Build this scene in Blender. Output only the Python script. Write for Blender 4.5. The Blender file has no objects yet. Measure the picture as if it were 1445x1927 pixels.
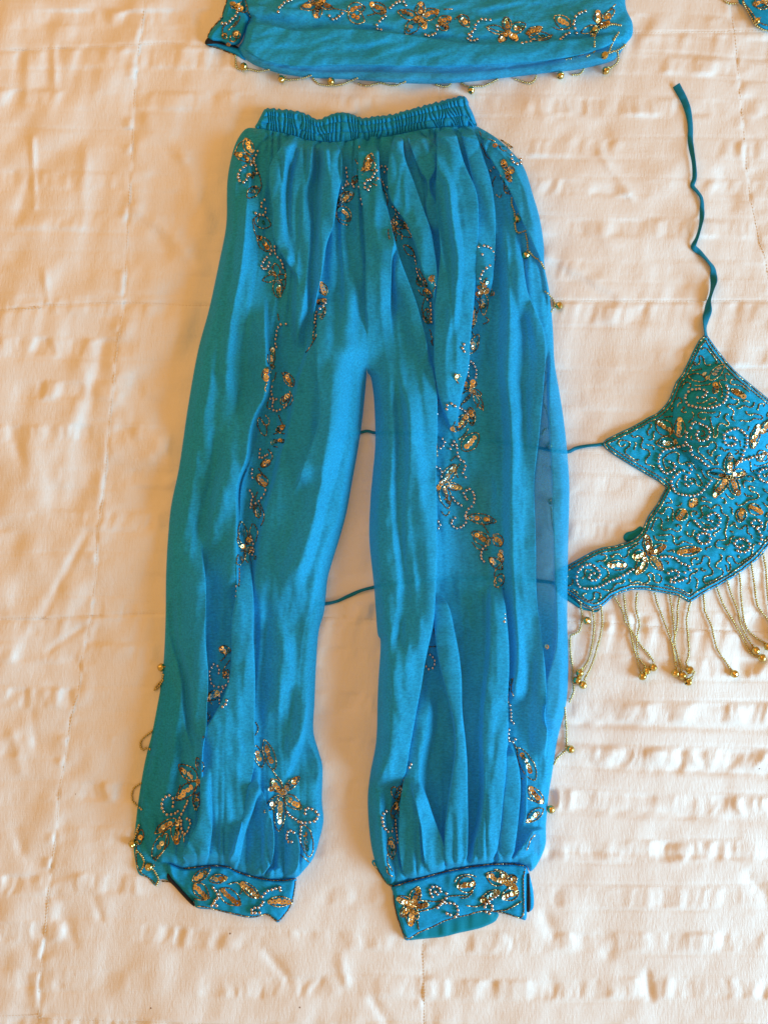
import bpy, bmesh, math, random
import numpy as np
from mathutils import Vector, Matrix
from mathutils.geometry import delaunay_2d_cdt

SC = bpy.context.scene
COL = SC.collection
random.seed(7)
RNG = np.random.default_rng(11)

# ---------------------------------------------------------------- camera
PW, PH = 1445.0, 1927.0
VFOV = math.radians(65.0)
TH = math.radians(4.0)
HALF = 0.578
TANV = math.tan(VFOV / 2)
DIST = HALF / TANV
CT, ST = math.cos(TH), math.sin(TH)
CAMLOC = (0.0, -DIST * ST, DIST * CT)
cam_data = bpy.data.cameras.new("camera")
cam = bpy.data.objects.new("camera", cam_data)
COL.objects.link(cam)
cam.location = CAMLOC
cam.rotation_euler = (TH, 0, 0)
cam_data.sensor_fit = 'VERTICAL'
cam_data.sensor_height = 36
cam_data.lens = 18 / TANV
cam_data.clip_start = 0.01
cam_data.clip_end = 50
SC.camera = cam

# ---------------------------------------------------------------- light
world = bpy.data.worlds.new("World")
SC.world = world
world.use_nodes = True
bg = world.node_tree.nodes["Background"]
bg.inputs[0].default_value = (1.0, 0.54, 0.185, 1)
bg.inputs[1].default_value = 0.58

def area(name, loc, target, sx, sy, energy, col):
    l = bpy.data.lights.new(name, 'AREA')
    l.shape = 'RECTANGLE'; l.size = sx; l.size_y = sy
    l.energy = energy; l.color = col
    o = bpy.data.objects.new(name, l)
    COL.objects.link(o)
    o.location = loc
    d = Vector(target) - Vector(loc)
    o.rotation_euler = d.to_track_quat('-Z', 'Y').to_euler()
    return o
area("window_light", (2.10, -0.90, 0.84), (0.0, -0.05, 0), 1.35, 1.05, 94, (0.36, 0.72, 0.98))
area("room_lamp_light", (-0.9, 1.1, 1.6), (-0.1, 0.1, 0), 1.5, 1.5, 9.0, (1.0, 0.52, 0.18))
SC.view_settings.view_transform = 'Standard'
SC.view_settings.look = 'None'
SC.view_settings.exposure = 0.12
SC.view_settings.gamma = 1.0
SC.cycles.max_bounces = 8
SC.cycles.transparent_max_bounces = 12

# ---------------------------------------------------------------- photo pixel -> point on a level plane of given height
def PT(px, py, z):
    px = np.asarray(px, float); py = np.asarray(py, float); z = np.asarray(z, float)
    a = (px - PW / 2) / (PH / 2) * TANV
    b = -(py - PH / 2) / (PH / 2) * TANV
    dx, dy, dz = a, b * CT + ST, b * ST - CT
    t = (z - CAMLOC[2]) / dz
    return np.stack([CAMLOC[0] + dx * t, CAMLOC[1] + dy * t, z + 0 * t], -1)
PX = 0.0006                                   # metres per photo pixel, about

# ---------------------------------------------------------------- small maths
def sstep(t):
    t = np.clip(t, 0, 1)
    return t * t * (3 - 2 * t)

_tabs = {}
def vnoise(x, y, sx, sy, seed):
    """smooth value noise in -1..1"""
    if seed not in _tabs:
        _tabs[seed] = np.random.default_rng(1000 + seed).uniform(-1, 1, (256, 256))
    T = _tabs[seed]
    u = np.asarray(x, float) / sx + 37.3; v = np.asarray(y, float) / sy + 51.7
    i = np.floor(u).astype(int); j = np.floor(v).astype(int)
    fu = u - i; fv = v - j
    fu = fu**3 * (fu * (fu * 6 - 15) + 10); fv = fv**3 * (fv * (fv * 6 - 15) + 10)
    g = lambda a, b: T[(a) % 256, (b) % 256]
    return (g(i, j) * (1 - fu) + g(i + 1, j) * fu) * (1 - fv) + (g(i, j + 1) * (1 - fu) + g(i + 1, j + 1) * fu) * fv

def curve_of(pts, y):
    """x of a polyline given as (x,y) points, smooth in y"""
    p = np.array(sorted(pts, key=lambda q: q[1]), float)
    X, Y = p[:, 0], p[:, 1]
    if len(p) == 1:
        return np.full_like(y, X[0])
    d = np.gradient(X, Y)
    yc = np.clip(y, Y[0], Y[-1])
    k = np.clip(np.searchsorted(Y, yc) - 1, 0, len(Y) - 2)
    h = Y[k + 1] - Y[k]; t = (yc - Y[k]) / h
    return ((2*t**3 - 3*t**2 + 1) * X[k] + (t**3 - 2*t**2 + t) * h * d[k]
            + (-2*t**3 + 3*t**2) * X[k + 1] + (t**3 - t**2) * h * d[k + 1])

def ends(pts, y, f0, f1):
    ys = [q[1] for q in pts]
    return sstep((y - min(ys)) / f0 if f0 else 1 + 0*y) * sstep((max(ys) - y) / f1 if f1 else 1 + 0*y)

def ridge(x, y, pts, wl, wr, h, f0=60, f1=60):
    d = x - curve_of(pts, y)
    return h * np.where(d < 0, sstep(1 + d / wl), sstep(1 - d / wr)) * ends(pts, y, f0, f1)

def strip(x, y, L, R, el, er, h, f0=50, f1=50, crown=0.25):
    xl, xr = curve_of(L, y), curve_of(R, y)
    w = np.maximum(xr - xl, 4)
    t = np.clip((x - xl) / w, 0, 1)
    body = 1 + crown * (4 * t * (1 - t) - 0.5)
    return h * body * sstep((x - xl) / el + 0.5) * sstep((xr - x) / er + 0.5) * ends(L + R, y, f0, f1)

def catmull(pts, step, closed=False):
    p = np.array(pts, float)
    n = len(p)
    if n == 2 and not closed:
        m = max(2, int(np.hypot(*(p[1] - p[0])) / step) + 1)
        return p[0] + (p[1] - p[0]) * np.linspace(0, 1, m)[:, None]
    idx = range(n if closed else n - 1)
    out = []
    for i in idx:
        if closed:
            a, b, c, d = p[(i - 1) % n], p[i], p[(i + 1) % n], p[(i + 2) % n]
        else:
            a, b, c, d = p[max(i - 1, 0)], p[i], p[i + 1], p[min(i + 2, n - 1)]
        t = np.linspace(0, 1, 17)[:-1, None]
        out.append(0.5 * (2*b + (c - a)*t + (2*a - 5*b + 4*c - d)*t**2 + (3*b - a - 3*c + d)*t**3))
    q = np.concatenate(out + ([p[:1]] if closed else [p[-1:]]))
    s = np.concatenate([[0], np.cumsum(np.hypot(*np.diff(q, axis=0).T))])
    m = max(3, int(round(s[-1] / step)) + 1)
    u = np.linspace(0, s[-1], m)
    return np.stack([np.interp(u, s, q[:, 0]), np.interp(u, s, q[:, 1])], -1)

def linres(pts, step):
    p = np.array(pts, float)
    s = np.concatenate([[0], np.cumsum(np.hypot(*np.diff(p, axis=0).T))])
    m = max(2, int(round(s[-1] / step)) + 1)
    u = np.linspace(0, s[-1], m)
    return np.stack([np.interp(u, s, p[:, 0]), np.interp(u, s, p[:, 1])], -1)

def inside(x, y, poly):
    r = np.zeros(x.shape, bool)
    (bx0, by0), (bx1, by1) = poly.min(0), poly.max(0)
    if not ((x >= bx0) & (x <= bx1) & (y >= by0) & (y <= by1)).any(): return r
    a = poly; b = np.roll(poly, -1, 0)
    if x.size < 3000:
        dy = np.where(b[:, 1] == a[:, 1], 1e-9, b[:, 1] - a[:, 1])
        c = (a[None, :, 1] > y[:, None]) != (b[None, :, 1] > y[:, None])
        k = c & (x[:, None] < (b[:, 0] - a[:, 0]) * (y[:, None] - a[:, 1]) / dy + a[:, 0])
        return (k.sum(1) % 2) == 1
    for (x0, y0), (x1, y1) in zip(a, b):
        if y0 == y1: continue
        c = (y0 > y) != (y1 > y)
        r ^= c & (x < (x1 - x0) * (y - y0) / (y1 - y0) + x0)
    return r

def dist_to(x, y, segs):
    """distance to a set of segments [(p,q)]"""
    d = np.full(x.shape, 1e9)
    if x.size < 3000:
        A = np.array(segs, float).reshape(-1, 4)
        m = (A[:, [0, 2]].max(1) > x.min() - 70) & (A[:, [0, 2]].min(1) < x.max() + 70) & (A[:, [1, 3]].max(1) > y.min() - 70) & (A[:, [1, 3]].min(1) < y.max() + 70)
        A = A[m]
        if not len(A): return d
        v = A[:, 2:] - A[:, :2]; L = (v ** 2).sum(1) + 1e-9
        ux, uy = x[:, None] - A[:, 0], y[:, None] - A[:, 1]
        t = np.clip((ux * v[:, 0] + uy * v[:, 1]) / L, 0, 1)
        return np.hypot(ux - t * v[:, 0], uy - t * v[:, 1]).min(1)
    for (x0, y0), (x1, y1) in segs:
        m = (x > min(x0, x1) - 70) & (x < max(x0, x1) + 70) & (y > min(y0, y1) - 70) & (y < max(y0, y1) + 70)
        if not m.any(): continue
        xx, yy = x[m], y[m]
        vx, vy = x1 - x0, y1 - y0
        L = vx * vx + vy * vy + 1e-9
        t = np.clip(((xx - x0) * vx + (yy - y0) * vy) / L, 0, 1)
        d[m] = np.minimum(d[m], np.hypot(xx - x0 - t * vx, yy - y0 - t * vy))
    return d

# ---------------------------------------------------------------- materials
def newmat(name):
    m = bpy.data.materials.new(name); m.use_nodes = True
    nt = m.node_tree; nt.nodes.clear()
    out = nt.nodes.new('ShaderNodeOutputMaterial')
    return m, nt, out
def N(nt, t, **kw):
    n = nt.nodes.new(t)
    for k, v in kw.items():
        if hasattr(n, k): setattr(n, k, v)
        else: n.inputs[k.replace('_', ' ')].default_value = v
    return n

def cloth_mat(name, col, col2, transl=0.25, alpha=0.0, sheer=False, bump=0.35, grain=1500.0, rough=0.75, sheen=0.15):
    m, nt, out = newmat(name)
    L = nt.links.new
    tc = N(nt, 'ShaderNodeTexCoord')
    n1 = N(nt, 'ShaderNodeTexNoise', Scale=grain, Detail=3.0, Roughness=0.6)
    L(tc.outputs['Object'], n1.inputs['Vector'])
    n2 = N(nt, 'ShaderNodeTexNoise', Scale=22.0, Detail=4.0, Roughness=0.6)
    L(tc.outputs['Object'], n2.inputs['Vector'])
    # crosswise weave
    mp = N(nt, 'ShaderNodeMapping'); mp.inputs['Scale'].default_value = (0.4, 1, 1)
    L(tc.outputs['Object'], mp.inputs['Vector'])
    n3 = N(nt, 'ShaderNodeTexNoise', Scale=grain * 0.8, Detail=2.0)
    L(mp.outputs[0], n3.inputs['Vector'])
    ad = N(nt, 'ShaderNodeMath', operation='ADD')
    L(n1.outputs[0], ad.inputs[0]); L(n3.outputs[0], ad.inputs[1])
    rp = N(nt, 'ShaderNodeValToRGB')
    rp.color_ramp.elements[0].position = 0.7; rp.color_ramp.elements[1].position = 1.3 / 1.0 if False else 1.0
    hf = N(nt, 'ShaderNodeMath', operation='MULTIPLY'); hf.inputs[1].default_value = 0.5
    L(ad.outputs[0], hf.inputs[0])
    mr = N(nt, 'ShaderNodeMapRange'); mr.inputs[1].default_value = 0.38; mr.inputs[2].default_value = 0.60
    L(hf.outputs[0], mr.inputs[0])
    mx = N(nt, 'ShaderNodeMixRGB'); mx.inputs[1].default_value = (*col2, 1); mx.inputs[2].default_value = (*col, 1)
    L(mr.outputs[0], mx.inputs[0])
    # slow drift in dye depth
    mr2 = N(nt, 'ShaderNodeMapRange'); mr2.inputs[3].default_value = 0.86; mr2.inputs[4].default_value = 1.12
    L(n2.outputs[0], mr2.inputs[0])
    mul = N(nt, 'ShaderNodeMixRGB', blend_type='MULTIPLY'); mul.inputs[0].default_value = 1
    L(mx.outputs[0], mul.inputs[1]); L(mr2.outputs[0], mul.inputs[2])
    bp = N(nt, 'ShaderNodeBump', Strength=bump, Distance=0.0006)
    L(hf.outputs[0], bp.inputs['Height'])
    pr = N(nt, 'ShaderNodeBsdfPrincipled', Roughness=rough)
    pr.inputs['Specular IOR Level'].default_value = 0.12
    pr.inputs['Sheen Weight'].default_value = sheen
    pr.inputs['Sheen Roughness'].default_value = 0.45
    pr.inputs['Sheen Tint'].default_value = (0.55, 0.85, 1, 1)
    L(mul.outputs[0], pr.inputs['Base Color']); L(bp.outputs[0], pr.inputs['Normal'])
    sh = pr.outputs[0]
    if transl:
        tr = N(nt, 'ShaderNodeBsdfTranslucent'); L(mul.outputs[0], tr.inputs[0])
        a = N(nt, 'ShaderNodeMixShader'); a.inputs[0].default_value = transl
        L(sh, a.inputs[1]); L(tr.outputs[0], a.inputs[2]); sh = a.outputs[0]
    if alpha or sheer:
        tp = N(nt, 'ShaderNodeBsdfTransparent'); tp.inputs[0].default_value = (0.70, 0.92, 0.97, 1)
        a = N(nt, 'ShaderNodeMixShader')
        a.inputs[0].default_value = alpha
        if sheer:
            at = N(nt, 'ShaderNodeAttribute', attribute_name='sheer')
            ml = N(nt, 'ShaderNodeMath', operation='MULTIPLY_ADD'); ml.inputs[1].default_value = 0.46; ml.inputs[2].default_value = alpha
            L(at.outputs['Fac'], ml.inputs[0]); L(ml.outputs[0], a.inputs[0])
        L(sh, a.inputs[1]); L(tp.outputs[0], a.inputs[2]); sh = a.outputs[0]
    L(sh, out.inputs[0])
    return m

TEAL = (0.030, 0.545, 0.93); TEAL2 = (0.021, 0.37, 0.67)
M_CHIFFON = cloth_mat('turquoise_chiffon', TEAL, TEAL2, 0.36, 0.10, sheer=True, bump=1.0, grain=640.0, sheen=0.03, rough=0.9)
M_BAND = cloth_mat('turquoise_crepe', (0.016, 0.45, 0.84), (0.012, 0.33, 0.66), 0.28, 0, bump=0.6, grain=850.0, sheen=0.05)
M_HALTER = cloth_mat('teal_crepe', (0.010, 0.39, 0.70), (0.007, 0.27, 0.50), 0.05, 0, bump=0.6, grain=850.0, sheen=0.05)
M_LINING = cloth_mat('teal_satin_lining', (0.004, 0.27, 0.40), (0.004, 0.23, 0.35), 0.05, 0, bump=0.1, rough=0.45, sheen=0.05)
M_CORD = cloth_mat('teal_cord_cloth', (0.006, 0.20, 0.33), (0.005, 0.16, 0.27), 0.05, 0, bump=0.15, rough=0.6)

def metal(name, cols, rough, vary=True):
    m, nt, out = newmat(name)
    L = nt.links.new
    pr = N(nt, 'ShaderNodeBsdfPrincipled', Metallic=1.0, Roughness=rough)
    if vary:
        oi = N(nt, 'ShaderNodeObjectInfo')
        rp = N(nt, 'ShaderNodeValToRGB')
        e = rp.color_ramp.elements
        for k, c in enumerate(cols):
            el = e[k] if k < 2 else e.new(k / (len(cols) - 1))
            el.position = k / (len(cols) - 1); el.color = (*c, 1)
        L(oi.outputs['Random'], rp.inputs[0]); L(rp.outputs[0], pr.inputs['Base Color'])
    else:
        pr.inputs['Base Color'].default_value = (*cols[0], 1)
    L(pr.outputs[0], out.inputs[0])
    return m
M_SEQ = metal('copper_gold_sequin', [(0.25, 0.155, 0.06), (0.46, 0.32, 0.13), (0.66, 0.54, 0.24), (0.34, 0.22, 0.09), (0.68, 0.64, 0.46), (0.27, 0.18, 0.07)], 0.2)
M_SEQ_GREEN = metal('green_silver_sequin', [(0.30, 0.42, 0.36), (0.72, 0.74, 0.58), (0.20, 0.33, 0.30)], 0.22)
M_SEQ_PALE = metal('pale_gold_sequin', [(0.90, 0.78, 0.48), (0.88, 0.62, 0.22), (0.95, 0.88, 0.66)], 0.25)
M_PEARL = metal('rose_silver_bead', [(0.60, 0.52, 0.46)], 0.17, False)
M_SMOKE = metal('smoky_bugle_bead', [(0.22, 0.15, 0.066)], 0.3, False)
M_GLINT = metal('gold_glint_bugle_bead', [(0.80, 0.62, 0.32)], 0.22, False)  # gold-lined beads; the lighter colour also paints glints among the dark ones
M_STRAND = metal('green_gold_strand_bead', [(0.62, 0.51, 0.23)], 0.28, False)
M_BELL = metal('brass_bell', [(0.64, 0.49, 0.16)], 0.17, False)
m, nt, out = newmat('black_velcro_slot_shade')  # velcro, and the painted dark of the bell slots
pr = N(nt, 'ShaderNodeBsdfPrincipled', Roughness=0.95); pr.inputs['Base Color'].default_value = (0.008, 0.008, 0.012, 1)
nt.links.new(pr.outputs[0], out.inputs[0]); M_BLACK = m
m, nt, out = newmat('seam_thread')
pr = N(nt, 'ShaderNodeBsdfPrincipled', Roughness=0.8); pr.inputs['Base Color'].default_value = (0.80, 0.72, 0.64, 1)
nt.links.new(pr.outputs[0], out.inputs[0]); M_THREAD = m

# bedspread: white brushed cotton sateen with woven stripes
m, nt, out = newmat('white_cotton_sateen')
L = nt.links.new
tc = N(nt, 'ShaderNodeTexCoord')
mpa = N(nt, 'ShaderNodeMapping'); mpa.inputs['Scale'].default_value = (1, 0.28, 1)
L(tc.outputs['Object'], mpa.inputs['Vector'])
na = N(nt, 'ShaderNodeTexNoise', Scale=420.0, Detail=5.0, Roughness=0.65); L(mpa.outputs[0], na.inputs['Vector'])
nb = N(nt, 'ShaderNodeTexNoise', Scale=55.0, Detail=5.0, Roughness=0.6); L(tc.outputs['Object'], nb.inputs['Vector'])
mpc = N(nt, 'ShaderNodeMapping'); mpc.inputs['Scale'].default_value = (0.04, 1, 1)
L(tc.outputs['Object'], mpc.inputs['Vector'])
ncw = N(nt, 'ShaderNodeTexNoise', Scale=700.0, Detail=2.0); L(mpc.outputs[0], ncw.inputs['Vector'])
s1 = N(nt, 'ShaderNodeMath', operation='MULTIPLY_ADD'); s1.inputs[1].default_value = 0.4
L(nb.outputs[0], s1.inputs[0]); L(na.outputs[0], s1.inputs[2])
s2 = N(nt, 'ShaderNodeMath', operation='MULTIPLY_ADD'); s2.inputs[1].default_value = 0.22
L(ncw.outputs[0], s2.inputs[0]); L(s1.outputs[0], s2.inputs[2])
bp = N(nt, 'ShaderNodeBump', Strength=0.5, Distance=0.0012); L(s2.outputs[0], bp.inputs['Height'])
# tiny lint and dust flecks lying in the weave
vo = N(nt, 'ShaderNodeTexVoronoi', Scale=24.0); vo.inputs['Randomness'].default_value = 1
L(tc.outputs['Object'], vo.inputs['Vector'])
lt = N(nt, 'ShaderNodeMath', operation='LESS_THAN'); lt.inputs[1].default_value = 0.022
L(vo.outputs['Distance'], lt.inputs[0])
sp = N(nt, 'ShaderNodeSeparateColor'); L(vo.outputs['Color'], sp.inputs[0])
gt = N(nt, 'ShaderNodeMath', operation='GREATER_THAN'); gt.inputs[1].default_value = 0.80; L(sp.outputs[0], gt.inputs[0])
fl = N(nt, 'ShaderNodeMath', operation='MULTIPLY'); L(lt.outputs[0], fl.inputs[0]); L(gt.outputs[0], fl.inputs[1])
mc = N(nt, 'ShaderNodeMixRGB'); mc.inputs[1].default_value = (0.80, 0.765, 0.73, 1); mc.inputs[2].default_value = (0.22, 0.13, 0.08, 1)
L(fl.outputs[0], mc.inputs[0])
at = N(nt, 'ShaderNodeAttribute', attribute_name='stripe')
rr = N(nt, 'ShaderNodeMapRange'); rr.inputs[3].default_value = 0.62; rr.inputs[4].default_value = 0.42
L(at.outputs['Fac'], rr.inputs[0])
pr = N(nt, 'ShaderNodeBsdfPrincipled')
pr.inputs['Specular IOR Level'].default_value = 0.35
pr.inputs['Sheen Weight'].default_value = 0.12; pr.inputs['Sheen Roughness'].default_value = 0.5
L(rr.outputs[0], pr.inputs['Roughness']); L(mc.outputs[0], pr.inputs['Base Color']); L(bp.outputs[0], pr.inputs['Normal'])
L(pr.outputs[0], out.inputs[0]); M_BED = m

# ---------------------------------------------------------------- object helpers
def link(name, mesh, parent=None):
    o = bpy.data.objects.new(name, mesh)
    COL.objects.link(o)
    if parent:
        o.parent = parent
        o.matrix_parent_inverse = Matrix.Translation(-parent.location)
    return o
def thing(name, label, cat, loc=(0, 0, 0), group=None):
    o = bpy.data.objects.new(name, None); COL.objects.link(o)
    o.empty_display_size = 0.02; o.location = loc
    o['label'] = label; o['category'] = cat
    if group: o['group'] = group
    return o
def mesh_np(name, V, F, mats, parent=None, smooth=True, midx=None):
    me = bpy.data.meshes.new(name)
    V = np.asarray(V, np.float32)
    F = np.asarray(F, np.int32)
    k = F.shape[1]
    me.vertices.add(len(V)); me.vertices.foreach_set('co', V.ravel())
    me.loops.add(F.size); me.loops.foreach_set('vertex_index', F.ravel())
    me.polygons.add(len(F)); me.polygons.foreach_set('loop_start', np.arange(0, F.size, k, dtype=np.int32))
    if midx is not None: me.polygons.foreach_set('material_index', np.asarray(midx, np.int32))
    me.polygons.foreach_set('use_smooth', np.full(len(F), smooth))
    for q in (mats if isinstance(mats, (list, tuple)) else [mats]): me.materials.append(q)
    me.update(calc_edges=True); me.validate()
    return link(name, me, parent)

# ---------------------------------------------------------------- bedspread surface
SEAMS_V = [[(290,-600),(278,-100),(275,0),(258,130),(250,280),(243,400),(235,560),(222,650),(212,750),(206,820),(196,930),(185,1000),(183,1060),(178,1110),(172,1170),(155,1240),(150,1300),(138,1340),(120,1450),(113,1490),(108,1560),(97,1640),(85,1760),(76,1850),(74,1927),(60,2600)],
           [(850,-600),(835,0),(820,400),(812,900),(803,1400),(800,1700),(797,1790),(799,1927),(800,2600)],
           [(1330,-600),(1375,0),(1381,50),(1388,130),(1400,260),(1410,360),(1428,450),(1445,520),(1480,800),(1500,1400),(1520,2600)]]
SEAMS_H = [[(-900,150),(0,96),(150,90),(300,82),(430,84),(700,70),(1200,62),(1380,60),(1445,58),(2300,60)],
           [(-900,610),(0,584),(60,577),(180,571),(260,570),(430,575),(900,565),(1060,566),(1200,567),(1445,566),(2300,560)],
           [(-900,1210),(0,1165),(80,1165),(170,1159),(240,1156),(310,1154),(700,1165),(1120,1172),(1210,1178),(1300,1184),(1445,1190),(2300,1200)],
           [(-900,1950),(0,1912),(100,1918),(500,1930),(800,1940),(1445,1975),(2300,2000)]]
def seam_x(k, y): return curve_of(SEAMS_V[k], y)
def seam_y(k, x): return curve_of([(b, a) for a, b in SEAMS_H[k]], x)

WRINK = [  # soft pulls in the quilt: x0,y0,x1,y1,width,height mm
 (160,660,120,960,22,4.5),(196,640,150,860,16,-3.5),(100,1000,170,860,26,-3),(75,1130,20,1240,12,2.5),(165,1000,68,1190,9,-3.2),(168,1172,90,1225,7,-2.5),
 (258,205,345,300,20,4),(345,300,390,430,20,4.5),(300,260,350,330,16,-4),(245,380,330,440,16,4.5),(330,440,385,520,20,4.5),(290,440,320,480,14,-3),
 (102,90,104,165,8,3),(62,260,66,390,6,3.2),(160,280,155,400,12,3),(120,10,130,60,14,3),(50,110,56,200,10,2.4),(85,510,90,570,7,3),(30,430,60,330,10,-2),
 (250,720,330,800,22,-4),(240,770,310,900,30,4),(300,820,330,900,22,3),(255,890,310,940,20,-3.5),(20,800,45,870,12,-3),(60,830,60,900,18,3),(70,900,110,1000,24,3.6),
 (1130,290,1190,370,9,3),(1030,480,1200,575,16,4.2),(1040,500,1150,560,14,-3),(1120,420,1170,480,20,3),(1230,470,1290,560,26,-4),(1350,330,1380,380,22,-4),(1180,690,1120,760,40,3),
 (1060,1430,1230,1450,12,-2.5),(1230,1445,1445,1458,9,-4),(1050,1360,1445,1372,8,-3),(1060,1520,1445,1545,9,-2.5),(1030,1600,1445,1614,7,-2.2),(1090,1330,1445,1340,16,2),(1080,1415,1445,1432,14,2.4),
 (420,150,470,210,24,4),(330,20,350,80,20,-3),(1220,60,1240,110,30,3),(1000,200,1090,260,26,3.2),(1110,230,1170,290,22,-3),
 (500,1790,540,1840,10,-3),(640,1800,650,1850,10,3),(700,1880,730,1927,10,-3),(1020,1720,1050,1770,14,-3.5),(1130,1760,1150,1800,14,-3),(1410,1650,1445,1690,16,-5),(1215,1830,1225,1880,8,-3.5),(1030,1830,1040,1870,12,-3),
 (60,1340,70,1400,12,-3),(25,1380,40,1450,12,3.5),(30,1560,50,1620,14,-3),(180,1690,190,1730,9,-3),(120,1720,140,1780,14,-3)]

def zlow(x, y):
    return 5.0 * vnoise(x, y, 420, 460, 1) + 2.5 * vnoise(x, y, 190, 210, 2)
def bed_mm(x, y):
    x = np.asarray(x, float); y = np.asarray(y, float)
    z = zlow(x, y)
    # woven stripes: bands that pucker between flat bands
    yy = y + 8 * vnoise(x, y, 260, 200, 3) - 0.014 * (x - 700)
    wy = PT(0 * x + 722, yy, 0.0)[..., 1]
    per = 0.0497
    ph = ((wy + 0.4285) / per) % 1.0
    band = sstep(ph / 0.16) * sstep((0.54 - ph) / 0.13)
    lr = sstep((x - 500) / 500) * sstep((y - 1050) / 300)
    lump = 0.15 + 0.45 * lr + 1.15 * np.clip(vnoise(x, y, 120, 52, 4) + 0.4, 0, 1.3)
    xs = x + 7 * vnoise(x, y, 40, 30, 5) + 0.12 * y
    puck = vnoise(xs, y, 15, 64, 6) * 0.5 + vnoise(xs, y, 33, 70, 7) * 1.25 + 0.22 * vnoise(xs, y, 8, 30, 8)
    z = z + (2.0 - 0.5 * sstep((x - 200) / 700)) * band * lump * puck
    z = z + 0.7 * (1 - band) * vnoise(x, y, 60, 40, 9)
    lf = 1.25 - 0.75 * sstep((x + 0.5 * (y - 900) - 100) / 800)
    lf = lf * (1 - 0.35 * lr)
    z = z + lf * (2.9 * vnoise(x + 0.4 * y, y, 74, 100, 10) + 1.3 * vnoise(x + 0.2 * y, y, 34, 46, 16)) + 0.16 * vnoise(x, y, 19, 24, 17) + 0.05 * vnoise(x, y, 7, 9, 18)
    for e0 in (0.0, 0.56):
        dd = np.minimum(np.abs(ph - e0), 1 - np.abs(ph - e0))
        z = z - (0.40 + 0.25 * lr) * np.clip(0.6 + 1.0 * vnoise(x, y, 130, 30, 15), 0, 2) * np.exp(-(dd / 0.03) ** 2)
    for k in range(3):
        d = x - seam_x(k, y)
        ad = np.abs(d)
        g = np.clip(vnoise(y, 0 * y + 40 * k, 24, 1, 20 + k) * 1.6 - 0.1, 0, 1)
        z = z + 1.9 * g * np.exp(-((d + 9) / 9.0) ** 2) + 1.5 * np.clip(vnoise(y, 0*y, 26, 1, 27 + k), -1, 1) * np.exp(-((d - 11) / 12.0) ** 2)
        z = z + 1.6 * np.exp(-(ad / 26.0)) * vnoise(y + 0.35 * ad, 0 * y + np.sign(d) * 9, 20, 1, 30 + k)
        z = z - (0.5 + 1.3 * g) * np.exp(-(d / 3.0) ** 2)
    for k in range(4):
        d = y - seam_y(k, x); ad = np.abs(d)
        z = z + (1.9 * (d > 0) + 0.7) * np.exp(-(ad / 30.0)) * vnoise(x + 0.25 * d, 0 * x + np.sign(d) * 7, 16, 1, 40 + k) * (1 - np.exp(-(ad / 5.0)))
        z = z - 1.1 * np.exp(-(d / 2.6) ** 2)
    for (x0, y0, x1, y1, w, h) in WRINK:
        m = (np.minimum(x0, x1) - 3*w < x) & (x < np.maximum(x0, x1) + 3*w) & (np.minimum(y0, y1) - 3*w < y) & (y < np.maximum(y0, y1) + 3*w)
        if not m.any(): continue
        xx, yv = x[m], y[m]
        vx, vy = x1 - x0, y1 - y0; L2 = vx*vx + vy*vy
        t = np.clip(((xx - x0) * vx + (yv - y0) * vy) / L2, 0, 1)
        dd = np.hypot(xx - x0 - t * vx, yv - y0 - t * vy)
        zz = z[m]; tt = ((xx - x0) * vx + (yv - y0) * vy) / L2
        zz += 0.85 * h * np.exp(-(dd / w) ** 2) * np.clip(1.25 - 1.6 * np.abs(tt - 0.5) ** 1.5, 0, 1) * (0.8 + 0.4 * vnoise(xx, yv, 22, 26, 19)); z[m] = zz
    return z
def bed_z(x, y): return bed_mm(np.atleast_1d(np.asarray(x, float)), np.atleast_1d(np.asarray(y, float))) * 0.001

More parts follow.
